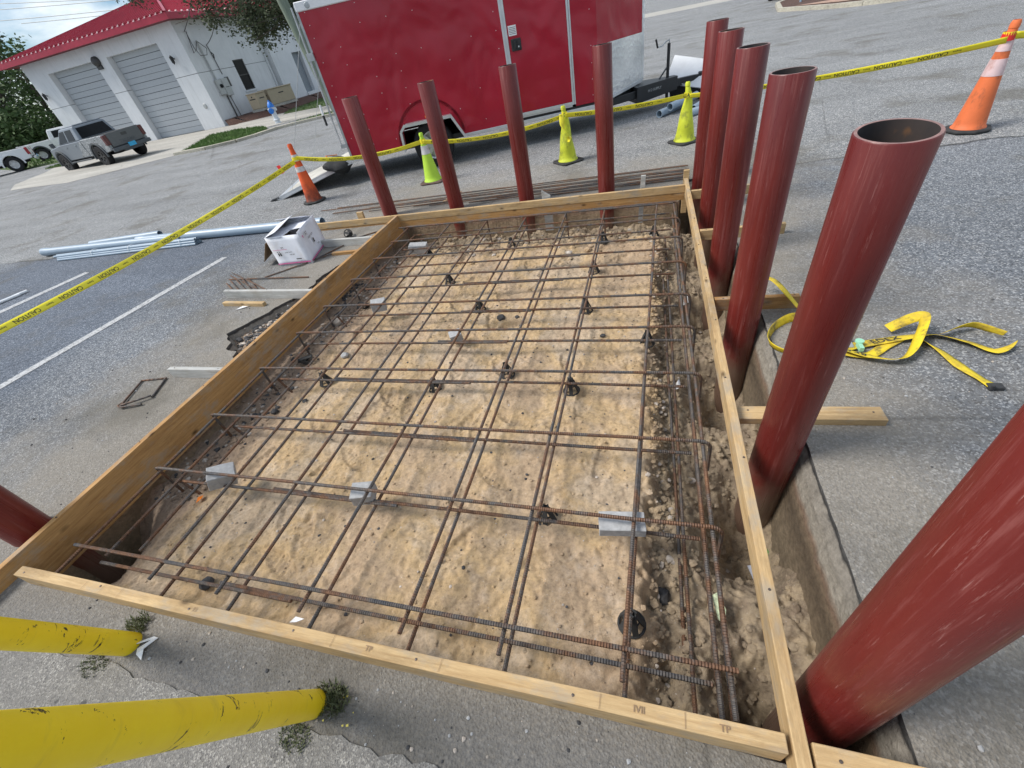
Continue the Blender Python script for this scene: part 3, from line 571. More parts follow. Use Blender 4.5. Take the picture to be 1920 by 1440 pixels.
def block(x, y, z, sx, sy, szz, rot, label, mat=M_CB, name='concrete_brick', n=3):
    b = MB(); bm = bmesh.new(); bmesh.ops.create_cube(bm, size=1); bmesh.ops.subdivide_edges(bm, edges=bm.edges, cuts=n, use_grid_fill=True); s_ = random.random()*50
    for v in bm.verts: v.co = Vector((v.co.x*sx, v.co.y*sy, v.co.z*szz))*(1+.05*noise.noise(v.co*3+Vector((s_, 0, 0)))); v.co += Vector((noise.noise(v.co*60), noise.noise(v.co*60+Vector((9, 0, 0))), 0))*.002
    me = bpy.data.meshes.new(name); bm.to_mesh(me); bm.free(); me.materials.append(mat); o = bpy.data.objects.new(name, me); COL.objects.link(o); o.location = (x, y, z); o.rotation_euler = rot
    bv = o.modifiers.new('bevel', 'BEVEL'); bv.width = .003; bv.limit_method = 'ANGLE'; return tag(o, label, 'brick', 'bricks propping the rebar')
block(-.065, 1.095, -.168, .205, .095, .055, (.06, .03, .12), 'long pale grey concrete brick lying under the rightmost double bar')
block(-2.5, 1.115, -.17, .15, .11, .10, (.2, .35, .8), 'broken grey concrete block propping the bars at the lower left'); block(-1.47, 1.115, -.19, .12, .10, .085, (.1, .1, .3), 'greyish brick piece under the bars left of the centre, near row')
block(-2.47, 3.2, -.20, .14, .11, .09, (.05, .1, .5), 'light brick on a black base below the left board, upper half'); block(-1.5, 2.74, -.255, .10, .09, .07, (.1, -.1, .5), 'small square grey brick in the middle left of the sand')
block(-2.66, 4.62, -.24, .22, .12, .10, (.05, .1, .2), 'pale brick at the far left corner of the rebar mat')
def stone(x, y, r, label, mat=M_STONE, zz=None, n='stone'):
    v, f = rock_geo(r, .75, 2); o = MB().add(v, f).build(n, mat, smooth=False, loc=(x, y, (sz(x, y) if zz is None else zz)+r*.35)); return tag(o, label, 'stone', 'stones in the pit')
stone(-2.55, 2.57, .035, 'blue grey stone on the sand left of the slotted chair', M_CB); stone(-1.22, 3.14, .038, 'larger of two black stones in the middle of the sand', M_CRUMB); stone(-1.07, 3.15, .02, 'smaller of two black stones in the middle of the sand', M_CRUMB)
stone(-2.78, 1.85, .03, 'dark stone by the third left rod end', M_CRUMB); stone(-2.6, 2.0, .022, 'dark pebble right of the near left chair', M_CRUMB); stone(-.29, 2.83, .022, 'small black lump left of the ledge chair', M_CRUMB); stone(-2.2, .55, .035, 'dark stone near the lower left of the pit', M_CRUMB)
stone(-2.95, 3.1, .06, 'tan stone below the left board', M_STONE); stone(-1.95, 4.85, .09, 'big tan clod at the far side under the second slender pipe', M_SOIL); stone(-1.62, 4.95, .11, 'largest clod at the far side, between the slender pipes', M_SOIL); stone(.12, .95, .045, 'dark wet stone in the near right trench', M_CRUMB)
# ---------------------------------------------------------------- loose steel, pipes, carton, strap, litter
def rod(p, q, label, group='loose rebar lying behind the far board', r=.008, z=GZ+.009):
    p = Vector((*p, z)) if len(p) == 2 else Vector(p); q = Vector((*q, z)) if len(q) == 2 else Vector(q)
    o = bar([p, q], r, None, 'loose_rebar', 6, .006); return tag(o, label, 'rebar', group)
fan = 'loose rods by the carton'
ORD = ['nearest', 'second', 'third', 'fourth', 'fifth', 'sixth', 'seventh', 'eighth', 'ninth', 'tenth', 'eleventh', 'twelfth', 'farthest']
for k, (p, q) in enumerate(sorted([((-4.0, 5.90), (.52, 6.16)), ((-4.95, 6.0), (.5, 6.20)), ((-4.62, 5.86), (.5, 6.06)), ((-4.6, 5.80), (.48, 5.98)), ((-3.9, 5.72), (.5, 5.90)), ((-2.9, 5.70), (.5, 5.86)), ((-2.3, 5.68), (.5, 5.80)), ((-3.2, 5.78), (.5, 5.94)), ((-4.7, 6.1), (-1.9, 6.16)), ((-1.9, 5.72), (.52, 6.01)), ((-1.6, 5.66), (.5, 5.76)), ((-2.1, 5.64), (.5, 5.72)), ((-1.2, 5.63), (.5, 5.69))], key=lambda r: r[0][1]+r[1][1])):
    rod((*p, GZ+.012+.006*(k % 3)), (*q, GZ+.012+.006*((k*2) % 3)), '%s rod from the far board in the brown rod pile on the paving' % ORD[k])
board('wood_offcut', (-2.72, 5.83, GZ), (-2.6, 6.2, GZ), .06, .02, M_WOOD3, 'short brown batten lying under the rod pile left of the second slender pipe', 'offcut')
for k, (p, q, l) in enumerate([((-4.92, 3.93), (-3.86, 3.36), 'steeper topmost rod of the fan above the notched grey board'), ((-4.78, 3.73), (-3.58, 3.68), 'rod crossing the fan and pointing at the left board'),
    ((-4.74, 3.64), (-4.36, 3.38), 'lowest left rod of the fan above the notched grey board'), ((-4.72, 3.69), (-4.28, 3.38), 'second lowest rod of the fan above the notched grey board'), ((-4.66, 3.72), (-4.17, 3.37), 'third lowest rod of the fan above the notched grey board'),
    ((-4.60, 3.75), (-4.10, 3.37), 'fourth rod up in the fan above the notched grey board'), ((-4.52, 3.76), (-4.0, 3.36), 'fifth rod up in the fan above the notched grey board'), ((-4.86, 3.84), (-3.96, 3.36), 'second topmost rod of the fan above the notched grey board'),
    ((-4.25, 3.74), (-3.84, 4.1), 'short rod running from the fan to the foot of the carton'), ((-3.95, 3.98), (-3.62, 4.3), 'rod at the near corner of the carton'), ((-3.84, 4.1), (-3.55, 4.66), 'dark rod lying along the right side of the carton')]):
    rod((*p, GZ+.01+.007*(k % 2)), (*q, GZ+.012), l, fan)
rod((-3.55, 4.75), (-3.2, 5.0), 'dark rod end between the grey board and the far board', fan)
# bent stirrup lying on the paving
g = GZ+.01
o = bar([(-3.72, 1.70, g), (-3.82, 1.93, g), (-4.06, 1.89, g), (-3.935, 1.60, g+.004), (-3.91, 1.575, g+.01), (-3.89, 1.58, g+.02), (-3.72, 1.70, g+.016)], .0085, None, 'bent_stirrup'); tag(o, 'bent brown steel stirrup lying on the paving left of the pit', 'rebar stirrup')
b = MB().tube([(-3.93, 1.61, g+.01), (-3.935, 1.575, g+.012), (-3.90, 1.56, g+.012), (-3.73, 1.615, g+.004)], .0085, 7); b.build('hook', M_REB, o, smooth=True).matrix_parent_inverse = (Matrix.Translation(o.location)@Matrix.Rotation(o.rotation_euler.z, 4, 'Z')).inverted()
# PVC
def tubepipe(name, p, q, r, label, mat=None, bell=False, cat='pipe', group=None, parent=None, seg=20):
    p, q = Vector(p), Vector(q); L = (q-p).length; b = MB(); ri = r*.86
    prof = [(r*1.13, 0), (r*1.13, .14), (r, .19)] if bell else [(r, 0)]
    b.lathe([(ri, .6*L if L < .6 else .4)]+[(ri, 0)]+prof+[(r, L), (ri, L), (ri, L-.3*min(L, 1)), (.0005, L-.3*min(L, 1))], seg, axis='Z')
    o = b.build(name, mat or M_PVC, parent, smooth=True, fix=False); o.location = p; o.rotation_euler = (q-p).to_track_quat('Z', 'Y').to_euler()
    return tag(o, label, cat, group) if label else o
tubepipe('pvc_pipe', (-10.58, 5.24, GZ+.075), (-7.2, 5.30, GZ+.062), .062, 'big grey plastic pipe with a belled end, left of the yellow tape', bell=True, group='big grey pipes on the paving')
tubepipe('pvc_pipe', (-8.2, 5.33, GZ+.075), (-4.45, 5.33, GZ+.062), .066, 'big grey plastic pipe running behind the carton', bell=True, group='big grey pipes on the paving')
tubepipe('pvc_pipe', (-8.05, 5.62, GZ+.06), (-9.6, 5.46, GZ+.06), .055, 'short end of grey pipe lying behind the joint of the two big ones', group='big grey pipes on the paving')
bun = empty('conduit_bundle', (-9.83, 5.0, GZ), label='bundle of slim grey conduits tied with white cord on the paving', cat='conduits'); k = 0
for rowi, cnt in enumerate((4, 3, 2)):
    for c_ in range(cnt):
        yy = (c_-(cnt-1)/2)*.036; zz_ = .018+rowi*.031; sh = random.uniform(-.06, .1)
        tubepipe('conduit', (sh*1.6, yy*1.4, zz_*(1 if rowi == 0 else .8)), (3.13+.02*random.random(), yy+.12, zz_), .0175, None, parent=bun, seg=10)
for t in (.9, 1.75, 2.85):
    b = MB().tube([(t, .04*t+.078*math.cos(a_), .047+.056*math.sin(a_)) for a_ in np.linspace(0, 2*PI, 15)[:-1]], .004, 5, closed=True); b.build('cord', M_WHITE, bun, smooth=True)
b2 = empty('conduit_bundle', (-8.9, 3.0, GZ), label='pale bundle of tubes cut by the left edge, by the far parking line', cat='conduits')
for c_ in range(4): tubepipe('conduit', (-.2+.05*c_, -.35+.045*c_, .02), (.16+.03*(c_ % 2), .62+.05*c_, .02), .02, None, M_WHITE if c_ % 2 else M_PVC, parent=b2, seg=10)
# carton
cb = empty('open_carton', (-3.79, 4.07, GZ), label='open white carton with magenta stripe and printed labels standing by the grey board', cat='box')
A_ = Vector((0, 0, 0)); F_ = Vector((-.46, -.03, 0)); S_ = Vector((-.19, .60, 0)); U_ = Vector((-.05, .035, .345))
def quad(o_, a_, b_, t, mat, name, bow=0):
    b = MB(); n_ = Vector(a_).cross(Vector(b_)).normalized()*t; K = 6; vs = []
    for j in range(K+1):
        for i in range(K+1):
            u_, v_ = i/K, j/K; d_ = n_.normalized()*(bow*math.sin(PI*u_)*v_+.004*noise.noise((u_*3, v_*3, t*900+bow*50))); vs.append(o_+a_*u_+b_*v_+d_)
    fr_ = [(j*(K+1)+i, j*(K+1)+i+1, (j+1)*(K+1)+i+1, (j+1)*(K+1)+i) for j in range(K) for i in range(K)]; b.add(vs, fr_); o = b.build(name, mat, cb, fix=False, smooth=True)
    sm = o.modifiers.new('solid', 'SOLIDIFY'); sm.thickness = t; sm.offset = 0; return o
fr1 = quad(A_, F_, U_, .005, M_CARD, 'side_panel', .012); quad(A_, S_, U_+Vector((0, 0, .02)), .005, M_CARD, 'side_panel', -.01); quad(A_+S_, F_, U_, .005, M_CARD, 'side_panel'); quad(A_+F_, S_, U_, .005, M_KRAFT, 'side_panel')
quad(A_, F_, S_, .004, M_CARD, 'bottom'); quad(A_+F_+U_, S_*.95, Vector((.20, .0, .06)), .004, M_CARD, 'flap'); quad(A_+F_+Vector((-.24, .03, .06)), S_*.75, Vector((.16, 0, .22)), .004, M_KRAFT, 'flap')
quad(A_+S_+U_, F_, Vector((.0, -.12, .05)), .004, M_CARD, 'flap')
quad(A_+U_*.98+F_, -F_*.5, S_*.98+Vector((0, 0, -.05)), .004, M_CARD, 'flap'); quad(A_+U_*.97+S_, -S_*.55, F_+Vector((0, 0, -.04)), .004, M_CARD, 'flap')
pr = MB(); fx, fy = -F_.normalized(), U_.normalized(); nrm = fx.cross(fy)
def pface(u_, v_, du, dv): # printed rectangle on front
    o_ = A_+F_*u_+U_*v_+nrm*.0155; pr.add([o_, o_+(-F_)*du, o_+(-F_)*du+U_*dv, o_+U_*dv], [(0, 1, 2, 3)])
pface(1, .075, 1, .035); pface(.93, .56, .42, .012)
sx_ = S_.normalized(); sn = sx_.cross(fy)
def sface(u_, v_, du, dv): o_ = A_+S_*u_+U_*v_+sn*.0135; pr.add([o_, o_+S_*du, o_+S_*du+U_*dv, o_+U_*dv], [(0, 1, 2, 3)])
sface(0, .075, 1, .035); sface(.1, .80, .03, .08); pr.build('magenta_print', M_PINK, cb, fix=False)
pr = MB(); pface(1, .045, 1, .014); sface(0, .045, 1, .014)
for i in range(3): flat_text(pr, ('BOX', 'PAINT SYSTEMS', 'HANDLE')[i] if 0 else ('XT', 'LIGHT DUTY', 'KEEP DRY')[i], (.035, .018, .016)[i], A_+F_*(.62, .5, .42)[i]+U_*(.62, .46, .38)[i]+nrm*.017, fx, fy)
flat_text(pr, 'XT', .05, A_+S_*.28+U_*.84+sn*.015, sx_, fy); flat_text(pr, 'LIGHT DUTY', .03, A_+S_*.42+U_*.68+sn*.015, sx_, fy); flat_text(pr, '50 lbs', .025, A_+S_*.6+U_*.3+sn*.015, sx_, fy)
for u_ in (.84, .78): pface(u_, .36, .04, .1); pface(u_-.0, .48, .02, .04)
pface(.38, .2, .16, .03); sface(.45, .42, .05, .14); pr.build('black_print', M_INK, cb, fix=False)
# webbing strap
def ribbon(path, w, tilts, th=.0025, samples=14):
    P_ = [Vector(p) for p in path]; pts = []; tl = []
    for i in range(len(P_)-1):
        p0, p1, p2, p3 = P_[max(i-1, 0)], P_[i], P_[i+1], P_[min(i+2, len(P_)-1)]
        for k in range(samples):
            t = k/samples; pts.append(.5*((2*p1)+(p2-p0)*t+(2*p0-5*p1+4*p2-p3)*t*t+(3*p1-p0-3*p2+p3)*t**3)); tl.append(tilts[i]*(1-t)+tilts[i+1]*t)
    pts.append(P_[-1]); tl.append(tilts[-1]); fr_ = []; s_ = 0
    for i, p in enumerate(pts):
        d = (pts[min(i+1, len(pts)-1)]-pts[max(i-1, 0)]).normalized(); sd_ = d.cross(Vector((0, 0, 1))).normalized(); up = sd_.cross(d); a_ = tl[i]
        if i: s_ += (p-pts[i-1]).length
        fr_.append((p, sd_*math.cos(a_)+up*math.sin(a_), s_, up*math.cos(a_)-sd_*math.sin(a_)))
    return fr_
def ribbon_mesh(fr_, w, mat, name, parent=None, th=.002, wav=0):
    b = MB(); 
    for i, (p, sd_, s_, n_) in enumerate(fr_):
        for j in (-1, -.33, .33, 1): b.v.append(tuple(p+sd_*(j*w/2)+n_*(wav*noise.noise((s_*9, j*1.2, 4)))))
    for i in range(len(fr_)-1):
        for j in range(3): b.f.append((4*i+j, 4*i+j+1, 4*i+5+j, 4*i+4+j)); b.m.append(0)
    o = b.build(name, mat, parent, smooth=False, fix=False); o.data.shade_smooth(); sm = o.modifiers.new('solid', 'SOLIDIFY'); sm.thickness = th; sm.offset = 0; return o
def ribbon_text(fr_, s, size, s0, mb, flip=False, lift=.0022, both=True, sx=1.0, wav=0):
    vs, fs = text_geo(s, size); out = []; ss = [f[2] for f in fr_]
    for side in ((1, -1) if both else (1,)):
        out = []
        for v in vs:
            x, y = v[0]*sx, v[1]
            if flip: x, y = -x, -y
            if side < 0: x = -x
            t = min(max(s0+x, ss[0]), ss[-1]-1e-4); i = int(np.searchsorted(ss, t, side='right'))-1; i = min(i, len(fr_)-2); k_ = (t-ss[i])/max(1e-6, ss[i+1]-ss[i])
            p = fr_[i][0].lerp(fr_[i+1][0], k_); sd_ = fr_[i][1].lerp(fr_[i+1][1], k_).normalized(); n_ = fr_[i][3].lerp(fr_[i+1][3], k_).normalized()
            out.append(p-sd_*y+n_*(lift*side))
        mb.add(out, fs)
a = Mat('soiled_webbing', .75, 0, .3); n = a.noise(6, 6, .7); c = a.ramp(n, (.34, (.14, .115, .05)), (.44, (.52, .38, .04)), (.6, (.74, .56, .03))); c = a.mix(a.ramp(a.noise(17, 5, .7), (.54, 0), (.68, .7)), c, (.06, .055, .045)); a.col(c); a.bump(a.noise(200, 2), .4, .001); M_WEB = a.m
stp = empty('ratchet_strap', (1.2, 2.35, GZ), label='soiled yellow webbing strap with black lettering, tangled on the paving at the right', cat='strap'); g = GZ
def wpath(ps): return [Vector((x-1.2, y-2.35, z-g)) for x, y, z in ps]
seg1 = ribbon(wpath([(.80, 3.02, .02), (.86, 2.92, .035), (.93, 2.72, g+.10), (1.0, 2.62, g+.04), (1.02, 2.55, g+.03), (.93, 2.64, g+.03), (.80, 2.53, g+.03), (.745, 2.38, g+.03), (.80, 2.27, g+.04), (.92, 2.27, g+.03), (1.05, 2.32, g+.03), (1.2, 2.24, g+.03), (1.32, 2.21, g+.03), (1.40, 2.26, g+.03), (1.47, 2.37, g+.06), (1.53, 2.50, g+.10), (1.49, 2.53, g+.08), (1.38, 2.50, g+.03)]), .05, [0, .3, .5, .2, .8, 1.2, 1.3, 1.2, 1.0, .9, .5, .3, .7, .9, .8, .9, .6, .2])
ribbon_mesh(seg1, .058, M_WEB, 'webbing', stp)
seg2 = ribbon(wpath([(1.06, 2.30, g+.012), (1.18, 2.355, g+.014), (1.32, 2.40, g+.012), (1.46, 2.43, g+.02), (1.58, 2.45, g+.02), (1.7, 2.38, g+.02), (1.79, 2.31, g+.012), (1.88, 2.36, g+.02)]), .05, [.1, .1, .15, .3, .6, .4, .2, 1.2]); ribbon_mesh(seg2, .064, M_WEB, 'webbing', stp)
seg3 = ribbon(wpath([(1.50, 2.42, g+.02), (1.55, 2.30, g+.02), (1.585, 2.18, g+.014), (1.63, 2.08, g+.01), (1.655, 2.03, g+.008)]), .05, [.9, .4, .1, .3, .1]); ribbon_mesh(seg3, .058, M_WEB, 'webbing', stp)
seg4 = ribbon(wpath([(1.62, 2.45, g+.03), (1.72, 2.50, g+.04), (1.80, 2.52, g+.03), (1.90, 2.46, g+.01)]), .04, [.9, 1.1, 1.3, 1.4]); ribbon_mesh(seg4, .045, M_WEB, 'webbing', stp)
seg5 = ribbon(wpath([(1.10, 2.28, g+.02), (1.22, 2.27, g+.01), (1.33, 2.36, g+.01), (1.42, 2.43, g+.01)]), .04, [.1, .1, .1, .1]); ribbon_mesh(seg5, .055, M_WEB, 'webbing', stp)
b = MB(); ribbon_text(seg2, 'EDEX', .056, .30, b, flip=False, sx=1.1, lift=.004); ribbon_text(seg1, 'BY FRE', .05, 1.50, b, flip=True, lift=.004); ribbon_text(seg1, 'HO', .045, .98, b); b.build('lettering', M_INK, stp, fix=False)
b = MB(); b.tube([(-.13, -.02, .03), (-.07, .07, .045)], .006, 8); b.tube([(-.10, -.035, .03), (-.04, .055, .045)], .006, 8); b.obox((-.13, -.02, .03), (-.10, -.035, .03), .01, .03); b.obox((-.07, .07, .045), (-.04, .055, .045), .01, .03); b.box((-.11, -.02, .015), (-.03, .04, .022)); b.build('buckle', simple('zinc', (.6, .6, .6), .35, .8), stp, smooth=True)
b = MB().lathe([(.001, 0), (.022, 0), (.022, .01), (.001, .01)], 12, (-.005, .005, .04)); b.box((-.02, -.06, .02), (.0, .0, .045)); b.build('release_tab', simple('pale_green_plastic', (.3, .6, .42), .4), stp)
b = MB().box((.43, -.35, .0), (.49, -.31, .02)).box((.43, -.355, .0), (.445, -.345, .035)); b.build('end_hook', M_BLK, stp, bevel=.003)

# ---------------------------------------------------------------- cones and tape
def cone(x, y, H_, mat, bandm, basem, label, rzz=0, bands=(), lean=(0, 0), sag=False):
    t = empty('traffic_cone', (x, y, GZ), rzz, label, 'traffic cone', 'traffic cones holding up the tape'); t.rotation_euler = (lean[0], lean[1], rzz)
    s_ = H_/.914; bw = .185*s_ if H_ > .8 else .19; bh = .035*s_; c_ = bw*.42
    poly = [(bw, -c_), (bw, c_), (c_, bw), (-c_, bw), (-bw, c_), (-bw, -c_), (-c_, -bw), (c_, -bw)] if H_ > .8 else [(bw, -bw*.8), (bw, bw*.8), (bw*.8, bw), (-bw*.8, bw), (-bw, bw*.8), (-bw, -bw*.8), (-bw*.8, -bw), (bw*.8, -bw)]
    MB().prism(poly, 'z', 0, bh).build('base', basem, t, bevel=.012)
    rb = bw*.72; rtp = .030*s_+.004
    def rr(z): return rb+(rtp-rb)*min(1, (z-bh)/(H_*.93-bh))
    b = MB(); prof = [(rb+.014, bh-.002), (rb+.012, bh+.008), (rb, bh+.02)]+[(rr(z), z) for z in np.linspace(bh+.06, H_*.9, 14)]+[(rtp+.001, H_*.93), (rtp+.005, H_*.935), (rtp+.005, H_*.975), (rtp-.004, H_), (rtp-.008, H_), (rtp-.01, H_*.8)]
    b.lathe(prof, 28)
    if sag: b.v = [(v[0]+.010*math.sin(v[2]*14+1)*(v[2] > .1), v[1]+.008*math.sin(v[2]*19), v[2]) for v in b.v]
    b.build('cone_body', mat, t, smooth=True)
    for z0, z1 in bands: MB().lathe([(rr(z0)+.0005, z0), (rr(z0)+.003, z0+.001), (rr(z1)+.003, z1-.001), (rr(z1)+.0005, z1)], 28).build('reflective_band', bandm, t, smooth=True)
    return t
cone(-5.52, 6.66, .91, M_OR1, M_BAND, M_BLK, 'orange traffic cone with sooty base left of the slender pipes, at the trailer ramp', .35, ((.66, .755), (.50, .575)), (.0, .0))
cone(-3.36, 7.0, .72, M_LIME, M_BAND, M_BRB, 'bright lime cone with silver bands standing before the trailer wheel', .1, ((.42, .54),))
cone(-1.13, 7.15, .74, M_YG, M_BAND, M_BLK, 'stained yellow cone between the third and fourth slender pipes, bare of bands', .7, (), sag=True)
cone(.55, 7.42, .74, M_YG, M_BAND, M_BLK, 'stained yellow cone beside the cut grey pipes, wrapped by the tape', .6, (), sag=True)
cone(3.37, 6.33, .94, M_OR2, M_PBAND, M_BLK, 'big worn orange cone with two pinkish bands at the right', .35, ((.70, .80), (.50, .64)), (.0, .02))
knot = dict(((-5.52, 6.66), .63) for _ in range(1)) if 0 else None
tape = empty('caution_tape', (-5.52, 6.66, .62), label='long yellow caution tape strung from cone to cone round the pit', cat='caution tape')
org = Vector((-5.52, 6.66, .62)); lett = MB(); small = MB()
def span(p, q, sag, tw, first=.25, step=.42, wav=.006):
    p, q = Vector(p)-org, Vector(q)-org; n_ = 7; path = [p.lerp(q, k/n_)+Vector((0, 0, -4*sag*(k/n_)*(1-k/n_))) for k in range(n_+1)]
    tilts = [tw[0]+(tw[1]-tw[0])*k/n_+.12*math.sin(k*1.7) for k in range(n_+1)]; f = ribbon(path, .066, tilts, samples=10)
    ribbon_mesh(f, .066, M_TAPE, 'tape_span', tape, .0008, 0); s_ = first; L = f[-1][2]
    while s_ < L-.25:
        ribbon_text(f, 'CAUTION', .052, s_, lett, flip=False, lift=.0016, sx=1.0); ribbon_text(f, 'Empire', .022, s_+step*.5, small, flip=False, lift=.0016); s_ += step
span((-5.52, 6.62, .56), (-5.35, 1.55, .42), .06, (1.2, 1.0)); span((-5.48, 6.64, .60), (-3.38, 6.94, .50), .10, (1.35, 1.25)); span((-3.33, 6.94, .50), (-1.15, 7.08, .52), .09, (1.25, 1.2))
span((-1.1, 7.08, .53), (.53, 7.36, .49), .03, (1.2, 1.2)); span((.57, 7.35, .48), (3.33, 6.25, .70), .05, (1.1, 1.15), .3, .36); span((3.40, 6.30, .72), (7.2, 6.0, .6), .05, (1.2, 1.2))
lett.build('lettering', M_INK, tape, fix=False)['kind'] = 'stuff'; small.build('small_lettering', M_INK, tape, fix=False)['kind'] = 'stuff'
for (x, y, z, r_) in ((-5.52, 6.66, .59, .050), (-3.36, 7.0, .50, .038), (-1.13, 7.15, .53, .034), (.55, 7.42, .485, .042), (3.37, 6.33, .72, .044)):
    b = MB()
    for k in range(3): b.lathe([(r_*1.10+.004, -.034), (r_+.003+.002*k, .026)], 18, (x-org.x, y-org.y, z-org.z+.004*k))
    b.build('tape_wrap', M_TAPE, tape, smooth=True, fix=False)
for x, y, z, r_ in ((-5.52, 6.66, .66, .05), (3.37, 6.33, .80, .045), (-3.36, 7.0, .56, .035)):
    if x > -4: 
        MB().lathe([(r_+.010, -.045), (r_+.006, .02)], 16, (x-org.x, y-org.y, z-org.z-.07)).build('red_tape_wrap', M_RED, tape, smooth=True, fix=False)
b = MB().add([(-.22, -.25, -.05), (-.14, -.26, -.04), (-.10, -.27, -.15), (-.17, -.27, -.17)], [(0, 1, 2, 3)]); o = b.build('red_flag', M_RED, tape); o.modifiers.new('s', 'SOLIDIFY').thickness = .002
b = MB(); ux = Vector((1, .05, 0)); flat_text(b, 'CAU', .062, (.55-org.x, 7.42-.062-org.y, .487-org.z), (1, 0, 0), (0, .25, 1), .004); flat_text(b, 'C', .06, (-1.13-org.x, 7.15-.056-org.y, .53-org.z), (1, 0, .2), (0, .25, 1), .004); b.build('lettering', M_INK, tape, fix=False)
# hanging scrap of tape down the yellow cone
f = ribbon([Vector(p)-org for p in ((-1.16, 7.08, .55), (-1.15, 7.03, .40), (-1.07, 7.01, .28), (-1.08, 7.0, .20))], .07, [.3, .2, .5, .2]); ribbon_mesh(f, .07, M_TAPE, 'tape_tail', tape, .0008)

# ---------------------------------------------------------------- trailer
a = Mat('trailer_red',   .27, 0, .5); n = a.noise(1.0, 3, .5, a.mapc((1.2, 1, .7))); a.col(a.ramp(n, (.3, (.33, .006, .022)), (.7, (.42, .010, .032)))); a.bump(a.noise(1.5, 2, .45, a.mapc((1, 1, .8)), .3), .55, .14); M_TRED = a.m
M_ALU = simple('aluminium_trim', (.62, .64, .66), .38, .55, var=.08, bump=.03); M_BLKP = simple('black_frame_paint', (.02, .021, .023), .5, .1)
a = Mat('diamond_plate', .33, .75); w1 = a.vor(26, 'F1', a.mapc((1, 1, .55))); a.col(a.ramp(a.noise(2, 4), (.3, (.60, .62, .64)), (.7, (.80, .81, .82)))); a.bump(w1, .5, .01); M_DIA = a.m
M_RIMW = simple('wheel_rim_silver', (.5, .51, .53), .35, .6, bump=0); M_GALV = simple('galvanised_steel', (.42, .44, .45), .45, .6, var=.2); M_ORG = simple('amber_lens', (.8, .22, .03), .3, bump=0)
M_PLY = dirty('worn_plywood', (.52, .50, .45), (.3, .28, .24), .5, .8, 3, .5)
U0 = Vector((.943, .334)).normalized(); TY = math.atan2(U0.y, U0.x)
tr = empty('cargo_trailer', (-5.067, 7.557, GZ), TY, 'red enclosed cargo trailer with aluminium trim and lowered rear ramp', 'trailer')
ZB, ZT, LC, LN, WD = .36, 2.44, 4.53, 5.62, 1.72        # bottom, top, corner of the nose, tip, width (z above ground)
# side skin as one bowed panel between posts, with the wheel arch left open
ax, ar = 1.50, .50
K = 60; b = MB(); prof = [(0, ZB+.05), (1.0, ZB+.05), (1.02, .64), (1.12, .735), (1.88, .735), (2.05, ZB+.05), (3.02, ZB+.05), (3.02, ZT), (0, ZT)]
b.prism(prof, 'y', 0, .02); b.build('side_panel', M_TRED, tr)
MB().box((3.02, 0, ZB+.09), (3.08, .02, ZT)).box((3.08, .002, ZB+.09), (4.05, .02, ZB+.14)).build('door_frame', M_ALU, tr)
MB().box((4.11, 0, ZB+.09), (LC, .02, ZT)).build('side_panel', M_TRED, tr)
MB().prism([(3.083, ZB+.17), (4.047, ZB+.17), (4.047, ZT-.1), (3.083, ZT-.1)], 'y', -.006, .016).build('side_door', M_TRED, tr)
for n_, a_, b_ in (('door_trim', (3.05, -.012, ZB+.12), (3.078, .0, ZT)), ('door_trim', (4.05, -.012, ZB+.12), (4.08, 0, ZT)), ('door_trim', (4.085, -.010, ZB+.12), (4.11, 0, ZT)), ('door_trim', (3.0, -.01, ZB+.14), (3.03, 0, ZT)), ('door_trim', (3.08, -.014, ZB+.115), (4.05, -.001, ZB+.165))): MB().box(a_, b_).build(n_, M_ALU, tr, bevel=.003)
b = MB().box((3.12, -.03, 1.40), (3.28, -.0065, 1.56)); la = b.build('latch', M_BLK, tr, bevel=.02, bseg=3); MB().box((3.165, -.045, 1.43), (3.20, -.03, 1.53)).build('handle', M_BLKP, la, bevel=.006); MB().lathe([(.001, -.036), (.012, -.036), (.012, -.03)], 10, (3.235, 0, 1.45), 'Y').build('lock', M_ALU, la)
st = MB().box((3.10, -.009, 1.60), (3.23, -.006, 1.73)).build('sticker', M_WHITE, tr); tb = MB()
for k in range(5): tb.add([(3.11, -.0095, 1.62+.02*k), (3.22, -.0095, 1.62+.02*k), (3.22, -.0095, 1.626+.02*k), (3.11, -.0095, 1.626+.02*k)], [(0, 1, 2, 3)])
tb.build('print', M_INK, st, fix=False)
# nose faces, stone guard
tipw = .86; nd = Vector((LN-LC, tipw-.02)); 
for sgn in (0, 1):
    y_a = .01 if not sgn else WD-.01; y_b = tipw-.03 if not sgn else WD-tipw+.03
    P_, Q_ = (LC, y_a), (LN-.05, y_b)
    MB().add([(P_[0], P_[1], ZB+.85), (Q_[0], Q_[1], ZB+.85), (Q_[0], Q_[1], ZT), (P_[0], P_[1], ZT)], [(0, 1, 2, 3)]).build('nose_panel', M_TRED, tr)
    e = -.006 if not sgn else .006; MB().add([(P_[0], P_[1]+e, ZB+.06), (Q_[0]+.003, Q_[1]+e, ZB+.16), (Q_[0]+.003, Q_[1]+e, ZB+.87), (P_[0], P_[1]+e, ZB+.87)], [(0, 1, 2, 3)]).build('stone_guard', M_DIA, tr)
    MB().obox((P_[0], P_[1]+e*2, ZB+.05), (Q_[0], Q_[1]+e*2, ZB+.15), .012, .05).build('trim_rail', M_ALU, tr)
b = MB(); b.tube([(LN-.05, tipw, ZB+.15), (LN-.05, tipw, ZT)], .045, 14); b.build('nose_cap', M_DIA, tr, smooth=True)
MB().box((0, -.012, ZB), (1.0, .03, ZB+.049)).box((2.06, -.012, ZB), (LC, .03, ZB+.049)).build('bottom_rail', M_ALU, tr, bevel=.004)
